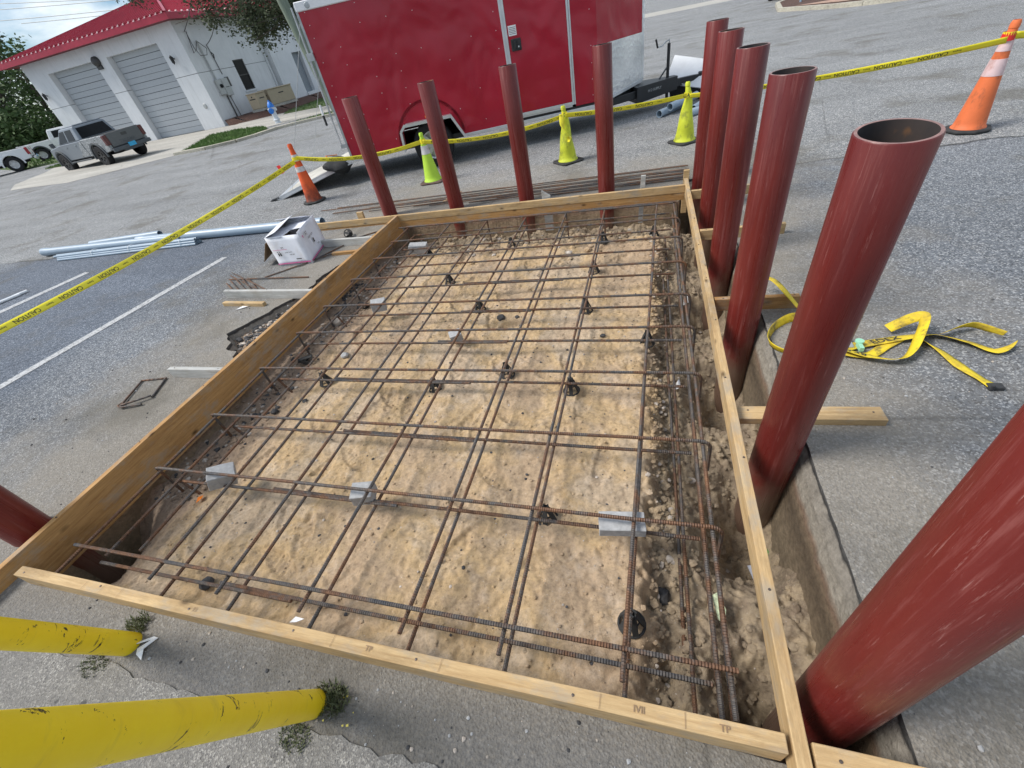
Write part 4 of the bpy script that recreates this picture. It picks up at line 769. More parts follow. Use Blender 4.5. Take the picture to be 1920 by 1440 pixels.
MB().box((-.02, -.02, ZT-.005), (LC, .05, ZT+.11)).obox((LC, .0, ZT+.05), (LN-.05, tipw, ZT+.05), .05, .11).build('roof_rail', M_WHITE, tr, bevel=.01)
MB().prism([(-.02, .05), (LC, .05), (LN-.06, WD/2), (LC, WD-.0), (-.02, WD)], 'z', ZT+.06, ZT+.10).build('roof', M_WHITE, tr)
MB().prism([(0, .02), (LC, .02), (LN-.1, WD/2), (LC, WD-.02), (0, WD-.02)], 'z', ZB, ZB+.08).build('floor', M_BLKP, tr)
MB().box((0, WD-.02, ZB+.09), (LC, WD, ZT)).build('side_panel', M_TRED, tr); MB().box((.02, .021, ZB+.09), (.06, WD-.03, ZT)).build('rear_bulkhead', M_PVCD, tr)
MB().box((-.035, -.004, ZB+.02), (0, .05, ZT+.08)).box((-.035, WD-.05, ZB+.02), (0, WD, ZT+.08)).box((-.035, .05, ZT-.05), (0, WD-.05, ZT+.08)).build('rear_frame', M_GALV, tr)
# rivets on the skin
b = MB()
for x in [.10]+[.45+.41*k for k in range(7)]+[4.42]:
    for z in np.arange(ZB+.2, ZT, .155 if x in (.10,) else .23):
        if math.hypot(x-ax, z-ZB) < .62 or 2.95 < x < 4.12 or random.random() < .3: continue
        b.lathe([(.001, -.003), (.005, -.002), (.006, 0)], 6, (x+random.uniform(-.004, .004), 0, z), 'Y')
o = b.build('rivet', M_WHITE, tr, fix=False); o['kind'] = 'stuff'
MB().lathe([(.001, -.008), (.035, -.006), (.04, -.001)], 12, (.17, -.02, ZT+.05), 'Y').build('marker_lamp', M_GALV, tr)
# wheel, fender
def wheel(parent, x, y, z, r, w, rimm, tyre=None, spokes=5, face=-1, hub=.62, name='wheel'):
    root = empty(name, (x, y, z)); root.parent = parent
    b = MB(); rr_ = r*hub; b.lathe([(rr_, -w/2), (rr_+.02, -w/2-.004), (r*.93, -w/2-.006), (r*.985, -w*.38), (r, -w*.2), (r, w*.2), (r*.985, w*.38), (r*.93, w/2+.006), (rr_+.02, w/2+.004), (rr_, w/2)], 36, axis='Y')
    b.build('tyre', tyre or M_TYRE, root, smooth=True)
    b = MB(); f_ = face; b.lathe([(rr_, f_*w*.5), (rr_*.9, f_*w*.46), (rr_*.86, f_*w*.2)], 28, axis='Y'); b.lathe([(rr_*.95, f_*w*.1), (.001, f_*w*.1)], 28, axis='Y'); b.lathe([(.001, f_*w*.44), (rr_*.22, f_*w*.42), (rr_*.26, f_*w*.1)], 16, axis='Y')
    for k in range(spokes):
        a_ = 2*PI*k/spokes; b.obox((rr_*.15*math.cos(a_), f_*w*.36, rr_*.15*math.sin(a_)), (rr_*.9*math.cos(a_), f_*w*.40, rr_*.9*math.sin(a_)), rr_*.3, w*.1, (0, 1, 0))
    b.build('rim', rimm, root, smooth=True); return root
a = Mat('tyre_rubber', .85, 0, .3); a.col((.022, .022, .024)); a.bump(a.vor(60), .3, .004); M_TYRE = a.m
wheel(tr, ax, .02, .36, .36, .22, M_RIMW, spokes=8); wheel(tr, ax, WD-.02, .36, .36, .22, M_RIMW, spokes=8, face=1)
b = MB(); fo = [(.98, .36), (1.0, .66), (1.10, .755), (1.90, .755), (2.10, .36)]
for i in range(4):
    (xa, za), (xb, zb) = fo[i], fo[i+1]; b.add([(xa, -.20, za), (xb, -.20, zb), (xb, .0, zb), (xa, .0, za), (xa, -.20, za-.03 if i in (1, 2) else za), (xb, -.20, zb-.03)], [(0, 1, 2, 3)])
o = b.build('fender', M_DIA, tr, fix=False); o.modifiers.new('s', 'SOLIDIFY').thickness = .012
b = MB(); b.obox((.98, -.2, .36), (1.0, -.2, .66), .012, .04, (1, 0, 0)); b.obox((1.0, -.2, .66), (1.1, -.2, .755), .012, .04, (1, 0, 0)); b.obox((1.1, -.2, .74), (1.90, -.2, .74), .012, .045); b.obox((1.90, -.2, .755), (2.10, -.2, .36), .012, .04, (1, 0, 0)); b.build('fender_lip', M_ALU, tr)
MB().box((1.46, -.03, .77), (1.54, -.0, .81)).build('side_lamp', M_ORG, tr, bevel=.008)
b = MB(); b.lathe([(.60, -.012), (.60, .0), (.56, .0), (.56, -.012)], 40, (ax, 0, ZB+.09), 'Y'); b.v = [(v[0], v[1], max(v[2], ZB+.10)) for v in b.v]; b.build('arch_trim', M_TRED, tr, fix=False)
# ramp with spring flap, cables, lock bar
rp = MB().add([(-.02, .06, ZB+.04), (-.02, WD-.06, ZB+.04), (-1.52, WD-.06, .055), (-1.52, .06, .055), (-.02, .06, ZB), (-.02, WD-.06, ZB), (-1.52, WD-.06, .01), (-1.52, .06, .01)], [(0, 1, 2, 3), (4, 5, 6, 7), (0, 1, 5, 4), (1, 2, 6, 5), (2, 3, 7, 6), (3, 0, 4, 7)]); rmp = rp.build('ramp', M_PLY, tr)
b = MB(); b.obox((-.02, .045, ZB+.03), (-1.6, .045, .03), .03, .05); b.obox((-.02, .02, ZB-.01), (-1.6, .02, .0), .02, .02); b.obox((-1.6, .03, .02), (-1.6, WD-.03, .02), .09, .03); b.build('ramp_edge', M_ALU, rmp)
MB().obox((-1.62, .1, .035), (-1.78, .1, .012), .06, .02).obox((-1.6, .05, .035), (-1.78, .05, .012), .05, .01).build('ramp_hinge', M_BLKP, rmp)
for y_ in (.12, WD-.12): MB().tube([(-1.35, y_, .08), (-.05, y_, ZT-.1)], .004, 5).build('ramp_cable', M_GALV, tr)
b = MB(); b.tube([(-.09, -.03, 1.05), (-.075, -.03, 2.0), (-.07, -.02, 2.5)], .014, 8); b.tube([(-.10, -.03, .62), (-.09, -.03, 1.9)], .010, 8); b.box((-.12, -.05, .60), (-.0, -.02, .66)); b.box((-.11, -.05, 1.85), (-.0, -.01, 1.95)); lk = b.build('lock_bar', M_GALV, tr, smooth=True)
MB().tube([(-.20, -.04, 1.28), (-.21, -.04, 1.13)], .02, 8).build('grip', M_WHITE, tr); MB().tube([(-.21, -.04, 1.13), (-.215, -.04, .98)], .02, 8).build('grip', M_BLK, tr)
M_UT_ = simple('chalky_paint', (.35, .36, .36), .8)
# tongue, jack
b = MB(); b.obox((LC+.2, .3, ZB-.02), (6.35, .86, ZB-.02), .06, .12); b.obox((LC+.2, WD-.3, ZB-.02), (6.35, .86, ZB-.02), .06, .12); b.obox((6.2, .86, ZB+.0), (6.75, .86, ZB), .09, .09); b.add([(5.35, .42, ZB+.10), (6.25, .78, ZB+.10), (6.25, .94, ZB+.10), (5.35, 1.3, ZB+.10), (5.35, .42, ZB-.16), (6.25, .78, ZB-.12), (6.25, .94, ZB-.12), (5.35, 1.3, ZB-.16)], [(0, 1, 2, 3), (7, 6, 5, 4), (0, 1, 5, 4), (1, 2, 6, 5), (2, 3, 7, 6), (3, 0, 4, 7)]); tg = b.build('tongue', M_BLKP, tr, bevel=.006)
b = MB(); flat_text(b, 'H D SUPPLY', .06, (5.72, .56, ZB+.0), (.928, .371, 0), (0, 0, 1), .012); b.build('white_marks', M_UT_, tg, fix=False)
MB().box((6.68, .80, ZB-.04), (6.92, .92, ZB+.08)).build('coupler', M_BLKP, tg, bevel=.02)
b = MB(); b.tube([(6.08, .86, ZB-.25), (6.08, .86, .98)], .028, 12); b.obox((5.92, .86, ZB+.1), (6.06, .86, .62), .05, .012); jk = b.build('jack', M_BLKP, tr, smooth=True); MB().tube([(6.08, .86, .98), (6.08, .85, 1.03), (6.00, .83, 1.01), (5.93, .80, .96), (5.84, .78, .96)], .010, 7).build('crank', M_GALV, jk, smooth=True); MB().tube([(5.84, .78, .95), (5.80, .77, 1.08)], .017, 8).build('crank_grip', M_BLK, jk, smooth=True)
# black duffel lying on the ramp
b = MB(); v, f = rock_geo(.24, .62, 3); b.add([(p[0]*.9, p[1]*1.2, p[2]) for p in v], f); o = b.build('tool_bag', M_BLK, smooth=True, loc=(-5.46, 7.62, .25)); tag(o, 'black rounded bag with orange cord at the top of the trailer ramp', 'bag'); MB().tube([(.0, -.16, .06), (-.12, -.1, .17), (-.16, .06, .14), (-.05, .15, .12)], .009, 6).build('handle', M_ORG, o, smooth=True)
# items behind the tongue
def at(U, w, z=0): p = Vector((-5.067, 7.557))+U0*U+Vector((-U0.y, U0.x))*w; return Vector((p.x, p.y, GZ+z))
for k, (U, w, z, U2, w2, z2, l) in enumerate(((5.58, -.10, .06, 6.35, .42, .07, 'lower left cut grey pipe by the trailer tongue'), (5.78, -.08, .13, 6.45, .36, .15, 'middle cut grey pipe, topmost by the trailer tongue'), (5.84, -.55, .055, 6.6, -.35, .055, 'nearest cut grey pipe lying before the others, beside the yellow cone'), (6.12, -.28, .055, 6.6, .2, .055, 'cut grey pipe mostly hidden behind the nearest ones'))):
    tubepipe('cut_pipe', at(U, w, z), at(U2, w2, z2), .062, l, group='cut grey pipes by the trailer tongue')
b = MB(); P0, P1, P2, P3 = Vector((.34, 10.65, .24)), Vector((1.30, 10.24, .04)), Vector((1.42, 10.62, .42)), Vector((.52, 11.11, .62)); b.add([P0, P1, P2, P3], [(0, 1, 2, 3)]); o = b.build('white_sheet', M_WHITE); o.modifiers.new('s', 'SOLIDIFY').thickness = .02; tag(o, 'large white sheet leaning over a black tote behind the trailer tongue', 'sheet')
b = MB(); c0 = Vector((.86, 10.85, GZ)); b.box((-.38, -.26, 0), (.38, .26, .26), rz(-.42), (0, 0, 0)); b.v = [(v[0]*(1 if v[2] > .1 else .86), v[1]*(1 if v[2] > .1 else .86), v[2]) for v in b.v]; o = b.build('plastic_tote', M_BLK, bevel=.015, loc=c0); tag(o, 'black plastic tote under the white sheet behind the tongue', 'tote')
bk = empty('blue_bucket', at(6.55, -.33), label='blue bucket with white lid half hidden between the yellow cone and the far right pipe', cat='bucket'); b = MB().lathe([(.001, 0), (.13, 0), (.15, .32), (.14, .32)], 20); b.build('body', M_BLUE, bk, smooth=True); MB().lathe([(.158, .29), (.16, .34), (.001, .345)], 20).build('lid', M_WHITE, bk, smooth=True)
# litter
def scrap(name, pts, mat, label, cat='litter', th=.0012):
    b = MB(); b.add(pts, [tuple(range(len(pts)))] if len(pts) < 5 else [tuple(range(len(pts)))]); o = b.build(name, mat, fix=False); o.modifiers.new('s', 'SOLIDIFY').thickness = th; return tag(o, label, cat)
g = GZ
scrap('white_rag', [(-2.115, .170, g+.004), (-2.06, .20, g+.02), (-2.005, .245, g+.012), (-2.0, .228, g+.018), (-2.04, .19, g+.012), (-2.02, .17, g+.016), (-1.985, .158, g+.006), (-2.0, .195, g+.02), (-1.985, .245, g+.006), (-2.03, .235, g+.008), (-2.09, .20, g+.006)], M_WHITE, 'white torn rag on the ground beside the upper yellow post')
scrap('paper_scrap', [(-4.06, 3.03, g+.003), (-3.97, 3.05, g+.012), (-3.9, 3.12, g+.004), (-3.99, 3.15, g+.01)], M_WHITE, 'white paper scrap on the paving below the pine offcut')
z = sz(.36, .9)+.05
scrap('candy_wrapper', [(.33, .95, z+.03), (.36, .97, z+.035), (.385, .90, z+.02), (.375, .84, z), (.35, .86, z+.01)], simple('printed_wrapper', (.42, .48, .32), .35, var=.4, sc=60, bump=0), 'small green and yellow wrapper in the near right trench beside the rebar')
z = sz(.62, 1.24)+.03
scrap('paper_scrap', [(.59, 1.32, z), (.635, 1.32, z+.03), (.66, 1.23, z+.03), (.65, 1.17, z+.03), (.615, 1.19, z+.02)], simple('grey_paper', (.42, .44, .5), .8), 'grey paper scrap in the trench between the narrow board and the right wall')
z = sz(.70, 1.40)+.02; scrap('wrapper', [(.67, 1.43, z), (.695, 1.455, z+.01), (.745, 1.37, z), (.725, 1.35, z+.01)], M_GRN, 'green wrapper in the trench beyond the second pipe from the front')
z = sz(-2.75, 1.05)+.02; scrap('orange_scrap', [(-2.77, 1.04, z), (-2.74, 1.06, z), (-2.72, 1.03, z+.01), (-2.745, 1.0, z)], M_ORG, 'tiny orange scrap on the sand at the lower left')
z = sz(.27, 2.45)+.02; scrap('paper_scrap', [(.24, 2.42, z), (.28, 2.42, z+.03), (.27, 2.50, z+.04), (.25, 2.48, z+.01)], M_WHITE, 'small white paper scrap in the right trench, half way up')
z = sz(.43, 3.8)+.03; scrap('paper_scrap', [(.37, 3.68, z), (.41, 3.66, z+.04), (.41, 3.80, z+.05), (.38, 3.78, z+.01)], M_WHITE, 'white paper scrap by the narrow board near the far end')
scrap('paper_scrap', [(-1.42, .415, g-.02), (-1.38, .42, g-.01), (-1.36, .44, g-.02), (-1.40, .44, g-.012)], M_WHITE, 'white flake just inside the near board')
# ---------------------------------------------------------------- far ground: drive, kerbs, walks, planting
def sheet(name, pts, z, mat, label=None, cat=None, kind='structure', thick=.0):
    b = MB(); n_ = len(pts); top = [(x, y, GZ+z) for x, y in pts]; b.add(top, [tuple(range(n_))])
    if thick: b.add([(x, y, GZ-.05) for x, y in pts]+top, [(i, (i+1) % n_, n_+(i+1) % n_, n_+i) for i in range(n_)])
    o = b.build(name, mat); return tag(o, label, cat, kind=kind)
sheet('driveway', [(-19.2, 16.2), (-21.3, 14.5), (-22.6, 13.7), (-26, 14.2), (-27.4, 14.3), (-30.0, 16.0), (-32.3, 19.0), (-39.5, 25.78), (-25.2, 25.78), (-23.9, 25.4), (-17.2, 19.9), (-18.2, 20.9), (-20.8, 22.0), (-22.6, 21.8), (-19.6, 17.0)], .008, M_CONC)
sheet('sidewalk', [(-24.1, 25.4), (-17.8, 20.4), (-16.4, 21.4), (-12.0, 24.5), (-4, 29.5), (-4, 31.2), (-13, 26.5), (-18.5, 25.9), (-22.1, 27.0), (-24.5, 27.0)], .02, M_CONC, thick=1)
def kerb(pts, w=.28, h=.10):
    b = MB()
    for i in range(len(pts)-1): b.obox((*pts[i], GZ+h/2), (*pts[i+1], GZ+h/2), w, h)
    return tag(b.build('kerb', M_KERB), kind='structure')
kerb([(-19.3, 16.3), (-17.6, 16.35), (-16.5, 16.9), (-16.1, 17.6), (-15.9, 18.8), (-15.2, 19.4), (-14.3, 19.9), (-12.8, 20.5), (-9, 22.6), (-3, 26)])
a = Mat('turf_earth', .95); a.col(a.ramp(a.noise(6, 5), (.3, (.05, .075, .02)), (.7, (.09, .13, .035)))); M_TURF = a.m
a = Mat('mulch', .95); a.col(a.ramp(a.noise(14, 6, .75), (.35, (.05, .028, .022)), (.65, (.15, .075, .055)))); a.bump(a.noise(20, 5, .8), 1, .05); M_MULCH = a.m
GR = {'a': [(-19.3, 16.55), (-17.6, 16.6), (-16.7, 17.1), (-16.4, 18.2), (-17.2, 19.8), (-18.2, 20.8), (-20.8, 21.9), (-22.6, 21.7)], 'b': [(-21.0, 26.0), (-18.6, 26.0), (-13, 26.8), (-8, 29.5), (-9, 36), (-22.8, 33), (-22.3, 28.4)],
      'c': [(-15.9, 19.6), (-14.4, 20.3), (-12.8, 20.9), (-9.2, 22.9), (-5, 25.5), (-5, 28.4), (-12.5, 24), (-15.6, 21.2)], 'd': [(-32.4, 20.3), (-34.9, 20.6), (-35.3, 21.8), (-33.0, 21.4)], 'e': [(-36, 23.5), (-41, 22.8), (-60, 31), (-75, 42), (-60, 52), (-42, 40), (-40, 30)]}
def inpoly(x, y, P):
    c = False; j = len(P)-1
    for i in range(len(P)):
        if (P[i][1] > y) != (P[j][1] > y) and x < (P[j][0]-P[i][0])*(y-P[i][1])/(P[j][1]-P[i][1])+P[i][0]: c = not c
        j = i
    return c
for k, P in GR.items():
    sheet('lawn', P, .035, M_TURF, thick=1); b = MB(); xs_ = [p[0] for p in P]; ys_ = [p[1] for p in P]; n_ = 0; tgt = {'a': 5200, 'b': 5200, 'c': 2200, 'd': 600, 'e': 5000}[k]; ws = .02 if k != 'e' else .06
    while n_ < tgt:
        x, y = random.uniform(min(xs_), max(xs_)), random.uniform(min(ys_), max(ys_))
        if not inpoly(x, y, P): n_ += .2; continue
        a_ = random.uniform(0, PI); h_ = random.uniform(.04, .11)*(1 if k != 'e' else 1.8); dx_, dy_ = ws*math.cos(a_), ws*math.sin(a_); lx, ly = random.uniform(-.04, .04), random.uniform(-.04, .04)
        b.add([(x-dx_, y-dy_, GZ+.03), (x+dx_, y+dy_, GZ+.03), (x+lx, y+ly, GZ+.03+h_)], [(0, 1, 2)]); n_ += 1
    tag(b.build('grass', M_GRASS, fix=False), 'green mown grass growing in the verge', 'grass', kind='stuff')
pr_ = [(-24.9, 25.6), (-23.6, 25.9), (-22.0, 27.0), (-22.2, 28.6), (-22.6, 33.0), (-22.6, 37)]; b = MB()
for (xa, ya), (xb, yb) in zip(pr_, pr_[1:]): b.add([(xa, ya, GZ), (xb, yb, GZ), (max(xb-1.1, -25.38), yb+.1, GZ+.32), (max(xa-1.1, -25.38), ya+.35, GZ+.32)], [(0, 1, 2, 3)]); b.add([(max(xb-1.1, -25.38), yb+.1, GZ+.32), (max(xa-1.1, -25.38), ya+.35, GZ+.32), (-25.39, ya+.4, GZ+.32), (-25.39, yb+.1, GZ+.32)], [(0, 1, 2, 3)])
tag(b.build('mulch_bed', M_MULCH), kind='structure')
# planted island, right background
isl = [(5.85, 28.5), (6.9, 24.9), (7.6, 23.4), (8.6, 22.2), (12, 19), (14, 22), (12, 34), (8, 36), (6.6, 33)]
sheet('island', isl, .12, M_MULCH, thick=1); kerb(isl[:4]+[(12, 19)], .2, .14); kerb([(5.85, 28.5), (6.6, 33), (8, 36)], .2, .14)
a, c, X, v = asphalt('red_paver', (.42, .27, .20), (.5, .36, .28), (.3, .2, .16), 30); M_PAV = finish_asphalt(a, c, v, 30, False)
sheet('island_path', [(6.3, 28.0), (7.4, 25.2), (8.8, 23.0), (12, 19.8), (12, 22.5), (8.6, 26.5)], .135, M_PAV)
MB().tube([(7.0, 30.0, GZ), (7.0, 30.0, 1.4)], .05, 10).build('post', M_BLUE if 0 else simple('blue_grey_paint', (.25, .33, .42), .5), smooth=True); o = bpy.data.objects['post']; tag(o, 'blue grey post standing in the mulch of the planted island', 'post')

# ---------------------------------------------------------------- fire station
a = Mat('white_stucco', .85, 0, .3); n = a.noise(1.3, 5, .6); a.col(a.ramp(n, (.3, (.64, .665, .69)), (.7, (.72, .74, .765)))); st_ = a.noise(2, 5, .7, a.mapc((3, 3, .35))); a.col(a.mix(a.ramp(st_, (.52, 0), (.72, .35)), a.b.inputs['Base Color'].links[0].from_socket, (.42, .43, .43))); a.bump(a.noise(55, 4, .6), .35, .01); M_STU = a.m
a = Mat('roof_metal_red', .4, .15, .5); a.col(a.ramp(a.noise(2, 4), (.3, (.34, .018, .045)), (.7, (.43, .03, .06)))); M_ROOF = a.m
M_DOORP = simple('bay_door_grey', (.40, .43, .46), .55, var=.05, bump=.03); M_GLASS = simple('dark_glass', (.010, .012, .015), .12, 0, var=.2, bump=0, spec=.12); M_FRAME = simple('dark_frame', (.05, .05, .05), .5)
M_SEAM = simple('shadow_gap', (.10, .11, .12), .8, bump=0); M_TAN = simple('tan_enclosure', (.42, .35, .25), .6, var=.06, bump=.03); M_UT = simple('utility_grey', (.42, .44, .44), .5, .2, var=.08)
bd = empty('fire_station', (-25.4, 25.8, GZ), label='white stuccoed two bay station with red ribbed metal roof', cat='building')
BX, BY = -25.4, 25.8
def P3(x, y, z): return (x-BX, y-BY, z-GZ)
def wall(name, a_, b_, mat=None, **k): return MB().box(P3(*a_), P3(*b_)).build(name, mat or M_STU, bd, **k)
ZG, ZW, ZD = 2.66, 5.1, 4.36
doors = [(-36.8, -32.5), (-31.35, -27.12)]
# piers below and above the scored joint
for x0_, x1_ in ((-38.7, -36.8), (-32.5, -31.35), (-27.12, -25.4)):
    wall('wall', (x0_, BY, GZ), (x1_, BY+.45, ZG-.012)); wall('wall', (x0_, BY, ZG+.012), (x1_, BY+.45, ZD)); wall('joint', (x0_+.01, BY+.012, ZG-.012), (x1_-.01, BY+.44, ZG+.012), M_SEAM)
wall('wall', (-38.7, BY, ZD), (-25.4, BY+.45, ZW))
for x0_, x1_ in doors:
    n_ = 15; hh = (ZD-GZ)/n_
    for k in range(n_): wall('door_panel', (x0_+.02, BY+.36, GZ+k*hh+(.018 if k % 2 == 0 else .008)), (x1_-.02, BY+.42, GZ+(k+1)*hh-.008))
    wall('door_back', (x0_, BY+.42, GZ), (x1_, BY+.45, ZD), M_SEAM)
for o in bpy.data.objects:
    if o.name.startswith('door_panel'): o.data.materials.clear(); o.data.materials.append(M_DOORP)
# side wall with window
wy0, wy1, wz0, wz1 = 28.97, 29.95, 1.37, 2.99
for y0_, y1_, z0_, z1_ in ((BY+.45, wy0, GZ, ZG-.012), (wy1, 32.3, GZ, ZG-.012), (wy0, wy1, GZ, wz0), (BY+.45, wy0, ZG+.012, ZW), (wy1, 32.3, ZG+.012, ZW), (wy0, wy1, wz1, ZW)): wall('wall', (-25.85, y0_, z0_), (-25.4, y1_, z1_))
wall('joint', (-25.8, BY+.45, ZG-.012), (-25.412, wy0, ZG+.012), M_SEAM); wall('joint', (-25.8, wy1, ZG-.012), (-25.412, 32.3, ZG+.012), M_SEAM)
w_ = empty('window', P3(-25.5, wy0, wz0)); w_.parent = bd; h_ = wz1-wz0; d_ = wy1-wy0
MB().box((0, .05, .05), (.01, d_-.05, h_/2-.02)).build('pane', M_GLASS, w_); MB().box((.02, .05, h_/2+.02), (.03, d_-.05, h_-.05)).build('pane', M_GLASS, w_)
MB().box((-.02, 0, 0), (.05, .05, h_)).box((-.02, d_-.05, 0), (.05, d_, h_)).box((-.02, .05, 0), (.05, d_-.05, .05)).box((-.02, .05, h_-.05), (.05, d_-.05, h_)).box((-.01, .05, h_/2-.025), (.045, d_-.05, h_/2+.025)).build('frame', M_FRAME, w_); MB().box((.0, -.08, -.09), (.16, d_+.08, -.003)).build('sill', M_STU, w_)
# second volume, slightly forward, with a grey door
wall('wall', (-26, 32.3, GZ), (-25.0, 34.6, ZW)); wall('wall', (-26, 35.75, GZ), (-25.0, 44, ZW)); wall('wall', (-26, 34.6, 2.85), (-25.0, 35.75, ZW)); wall('door_step', (-26, 34.6, GZ), (-24.9, 35.75, .4)); wall('side_door', (-25.3, 34.62, .4), (-25.25, 35.73, 2.85), simple('grey_door_paint', (.22, .25, .28), .5)); wall('door_handle', (-25.25, 34.75, 1.4), (-25.2, 34.85, 1.5), M_ALU)
wall('downspout', (-25.39, 32.05, .1), (-25.30, 32.17, ZW), M_STU); wall('wall', (-38.7, BY+.45, GZ), (-38.3, 44, ZW)); wall('wall', (-38.3, 43.6, GZ), (-26, 44, ZW))
# roof: hip with fascia and raised seams
ex0, ex1, ey0, ey1, ze = -39.5, -24.65, 25.05, 44.8, 5.12; slope = .28; ym = 10
xm0 = (ex0+ex1)/2; run = (ex1-ex0)/2; zr = ze+.2+slope*run
def RP(x, y, z): return P3(x, y, z)
b = MB(); A1, A2, A3, A4 = (ex0, ey0, ze+.2), (ex1, ey0, ze+.2), (ex1, ey1, ze+.2), (ex0, ey1, ze+.2); R1, R2 = (xm0, ey0+run, zr), (xm0, ey1-run, zr)
b.add([RP(*p) for p in (A1, A2, A3, A4, R1, R2)], [(0, 1, 4), (1, 2, 5, 4), (2, 3, 5), (3, 0, 4, 5)]); b.build('roof', M_ROOF, bd)
b = MB(); b.box(P3(ex0, ey0, ze-.08), P3(ex1, ey0+.03, ze+.198)).box(P3(ex1-.03, ey0+.03, ze-.08), P3(ex1, ey1, ze+.198)).box(P3(ex0, ey0+.03, ze-.08), P3(ex0+.03, ey1, ze+.198)); b.build('fascia', M_ROOF, bd)
b = MB().box(P3(ex0+.03, ey0+.03, ze-.06), P3(ex1-.03, ey1, ze-.02)); b.build('soffit', simple('soffit_maroon', (.16, .02, .03), .7), bd)
k = 0; x = ex0+.35; clos = MB()
while x < ex1-.2:
    t = min(x-ex0, ex1-x); p, q = P3(x, ey0-.01, ze+.21), P3(x, ey0+t, ze+.21+slope*t); MB().obox(p, q, .035, .05).build('roof_seam', M_ROOF, bd); clos.add([P3(x-.16, ey0-.02, ze+.2), P3(x+.02, ey0-.02, ze+.2), P3(x+.02, ey0-.02, ze+.29), P3(x+.02, ey0+.2, ze+.30)], [(0, 1, 2), (0, 2, 3)]); x += .42
y = ey0+.35
while y < ey1-run:
    t = min(y-ey0, run); p, q = P3(ex1+.01, y, ze+.21), P3(ex1-t, y, ze+.21+slope*t); MB().obox(p, q, .035, .05).build('roof_seam', M_ROOF, bd); clos.add([P3(ex1+.02, y-.14, ze+.2), P3(ex1+.02, y+.02, ze+.2), P3(ex1+.02, y+.02, ze+.27), P3(ex1-.1, y+.02, ze+.28)], [(0, 1, 2), (0, 2, 3)]); y += .42
o = clos.build('seam_closure', simple('pink_glint', (.75, .50, .52), .5, bump=0), bd, fix=False); o['kind'] = 'stuff'  # rib-end closures; the glints along the eave are put into their pale colour
MB().obox(P3(*A1[:2], ze+.23), P3(*R1[:2], zr+.03), .14, .05).obox(P3(*A2[:2], ze+.23), P3(*R1[:2], zr+.03), .14, .05).build('hip_cap', M_ROOF, bd)
# lamps, bell, meters, conduits on the walls
for x, z, n_ in ((-26.45, 3.45, 'wall_lamp'), (-38.15, 3.32, 'wall_lamp')):
    b = MB(); px_, py_, pz_ = P3(x, BY, z); b.obox((px_, py_, pz_+.05), (px_, py_-.2, pz_+.16), .04, .04); b.lathe([(.001, .26), (.05, .2), (.10, .16), (.08, -.10), (.03, -.16), (.001, -.2)], 8, (px_, py_-.2, pz_)); b.build(n_, M_BLKP, bd)
b = MB(); px_, py_, pz_ = P3(-32.2, BY, 4.3); b.lathe([(.001, -.30), (.14, -.28), (.24, -.18), (.26, 0)], 16, (px_, py_, pz_), 'Y'); b.box((px_-.2, py_-.1, pz_-.4), (px_+.2, py_-.01, pz_-.15)); b.build('floodlight', M_FRAME, bd, smooth=True)
b = MB(); px_, py_, pz_ = P3(-26.1, BY, 1.1); b.lathe([(.001, -.05), (.10, -.05), (.15, -.01)], 16, (px_, py_, pz_), 'Y'); b.build('wall_vent', M_UT, bd)
sx = .0
def SP(y, z, o=.0): return P3(-25.4+o, y, z)
m1 = MB().box(SP(26.68, 1.42, .004), SP(27.05, 2.2, .22)).build('meter_box', M_UT, bd, bevel=.02); MB().lathe([(.10, .22), (.10, .30), (.06, .34), (.001, .34)], 14, (0, SP(26.86, 0)[1], SP(0, 1.86)[2]), 'X').build('meter_glass', M_GLASS, m1, smooth=True)
m2 = MB().box(SP(27.1, 1.32, .004), SP(27.62, 2.22, .2)).build('panel_box', M_UT, bd, bevel=.02); MB().box(SP(27.2, 1.75, .2), SP(27.5, 1.78, .21)).build('nameplate', M_INK, m2); MB().box(SP(27.64, 1.75, .004), SP(27.82, 2.25, .14)).build('black_box', M_FRAME, bd)
b = MB(); b.tube([SP(26.85, 2.2, .08), SP(26.85, 3.95, .08), SP(26.80, 4.1, .12)], .045, 8); b.build('mast', M_GALV, bd, smooth=True)
b = MB(); b.tube([SP(26.78, 4.08, .12), SP(26.4, 3.7, .2), SP(26.1, 3.55, .2), SP(26.35, 4.2, .1), SP(26.45, 4.55, .08)], .02, 6); b.tube([SP(26.8, 4.1, .12), SP(27.2, 3.7, .2), SP(27.0, 3.4, .2), SP(26.5, 3.4, .2), SP(26.3, 3.8, .2), SP(26.42, 4.5, .08)], .018, 6); b.build('service_cable', M_FRAME, bd, smooth=True)
b = MB(); b.tube([SP(27.5, 3.85, .04), SP(27.55, 3.3, .04), SP(27.6, 2.4, .04)], .02, 6); b.tube([SP(27.5, 3.5, .08), SP(27.62, 3.4, .08), SP(27.55, 3.2, .08)], .03, 6); b.build('thin_conduit', M_FRAME, bd, smooth=True)
MB().tube([SP(27.1, 1.35, .06), SP(27.1, .0, .06)], .04, 8).tube([SP(27.35, 1.32, .05), SP(27.45, .1, .05)], .02, 8).build('conduit_pipe', M_FRAME, bd, smooth=True)
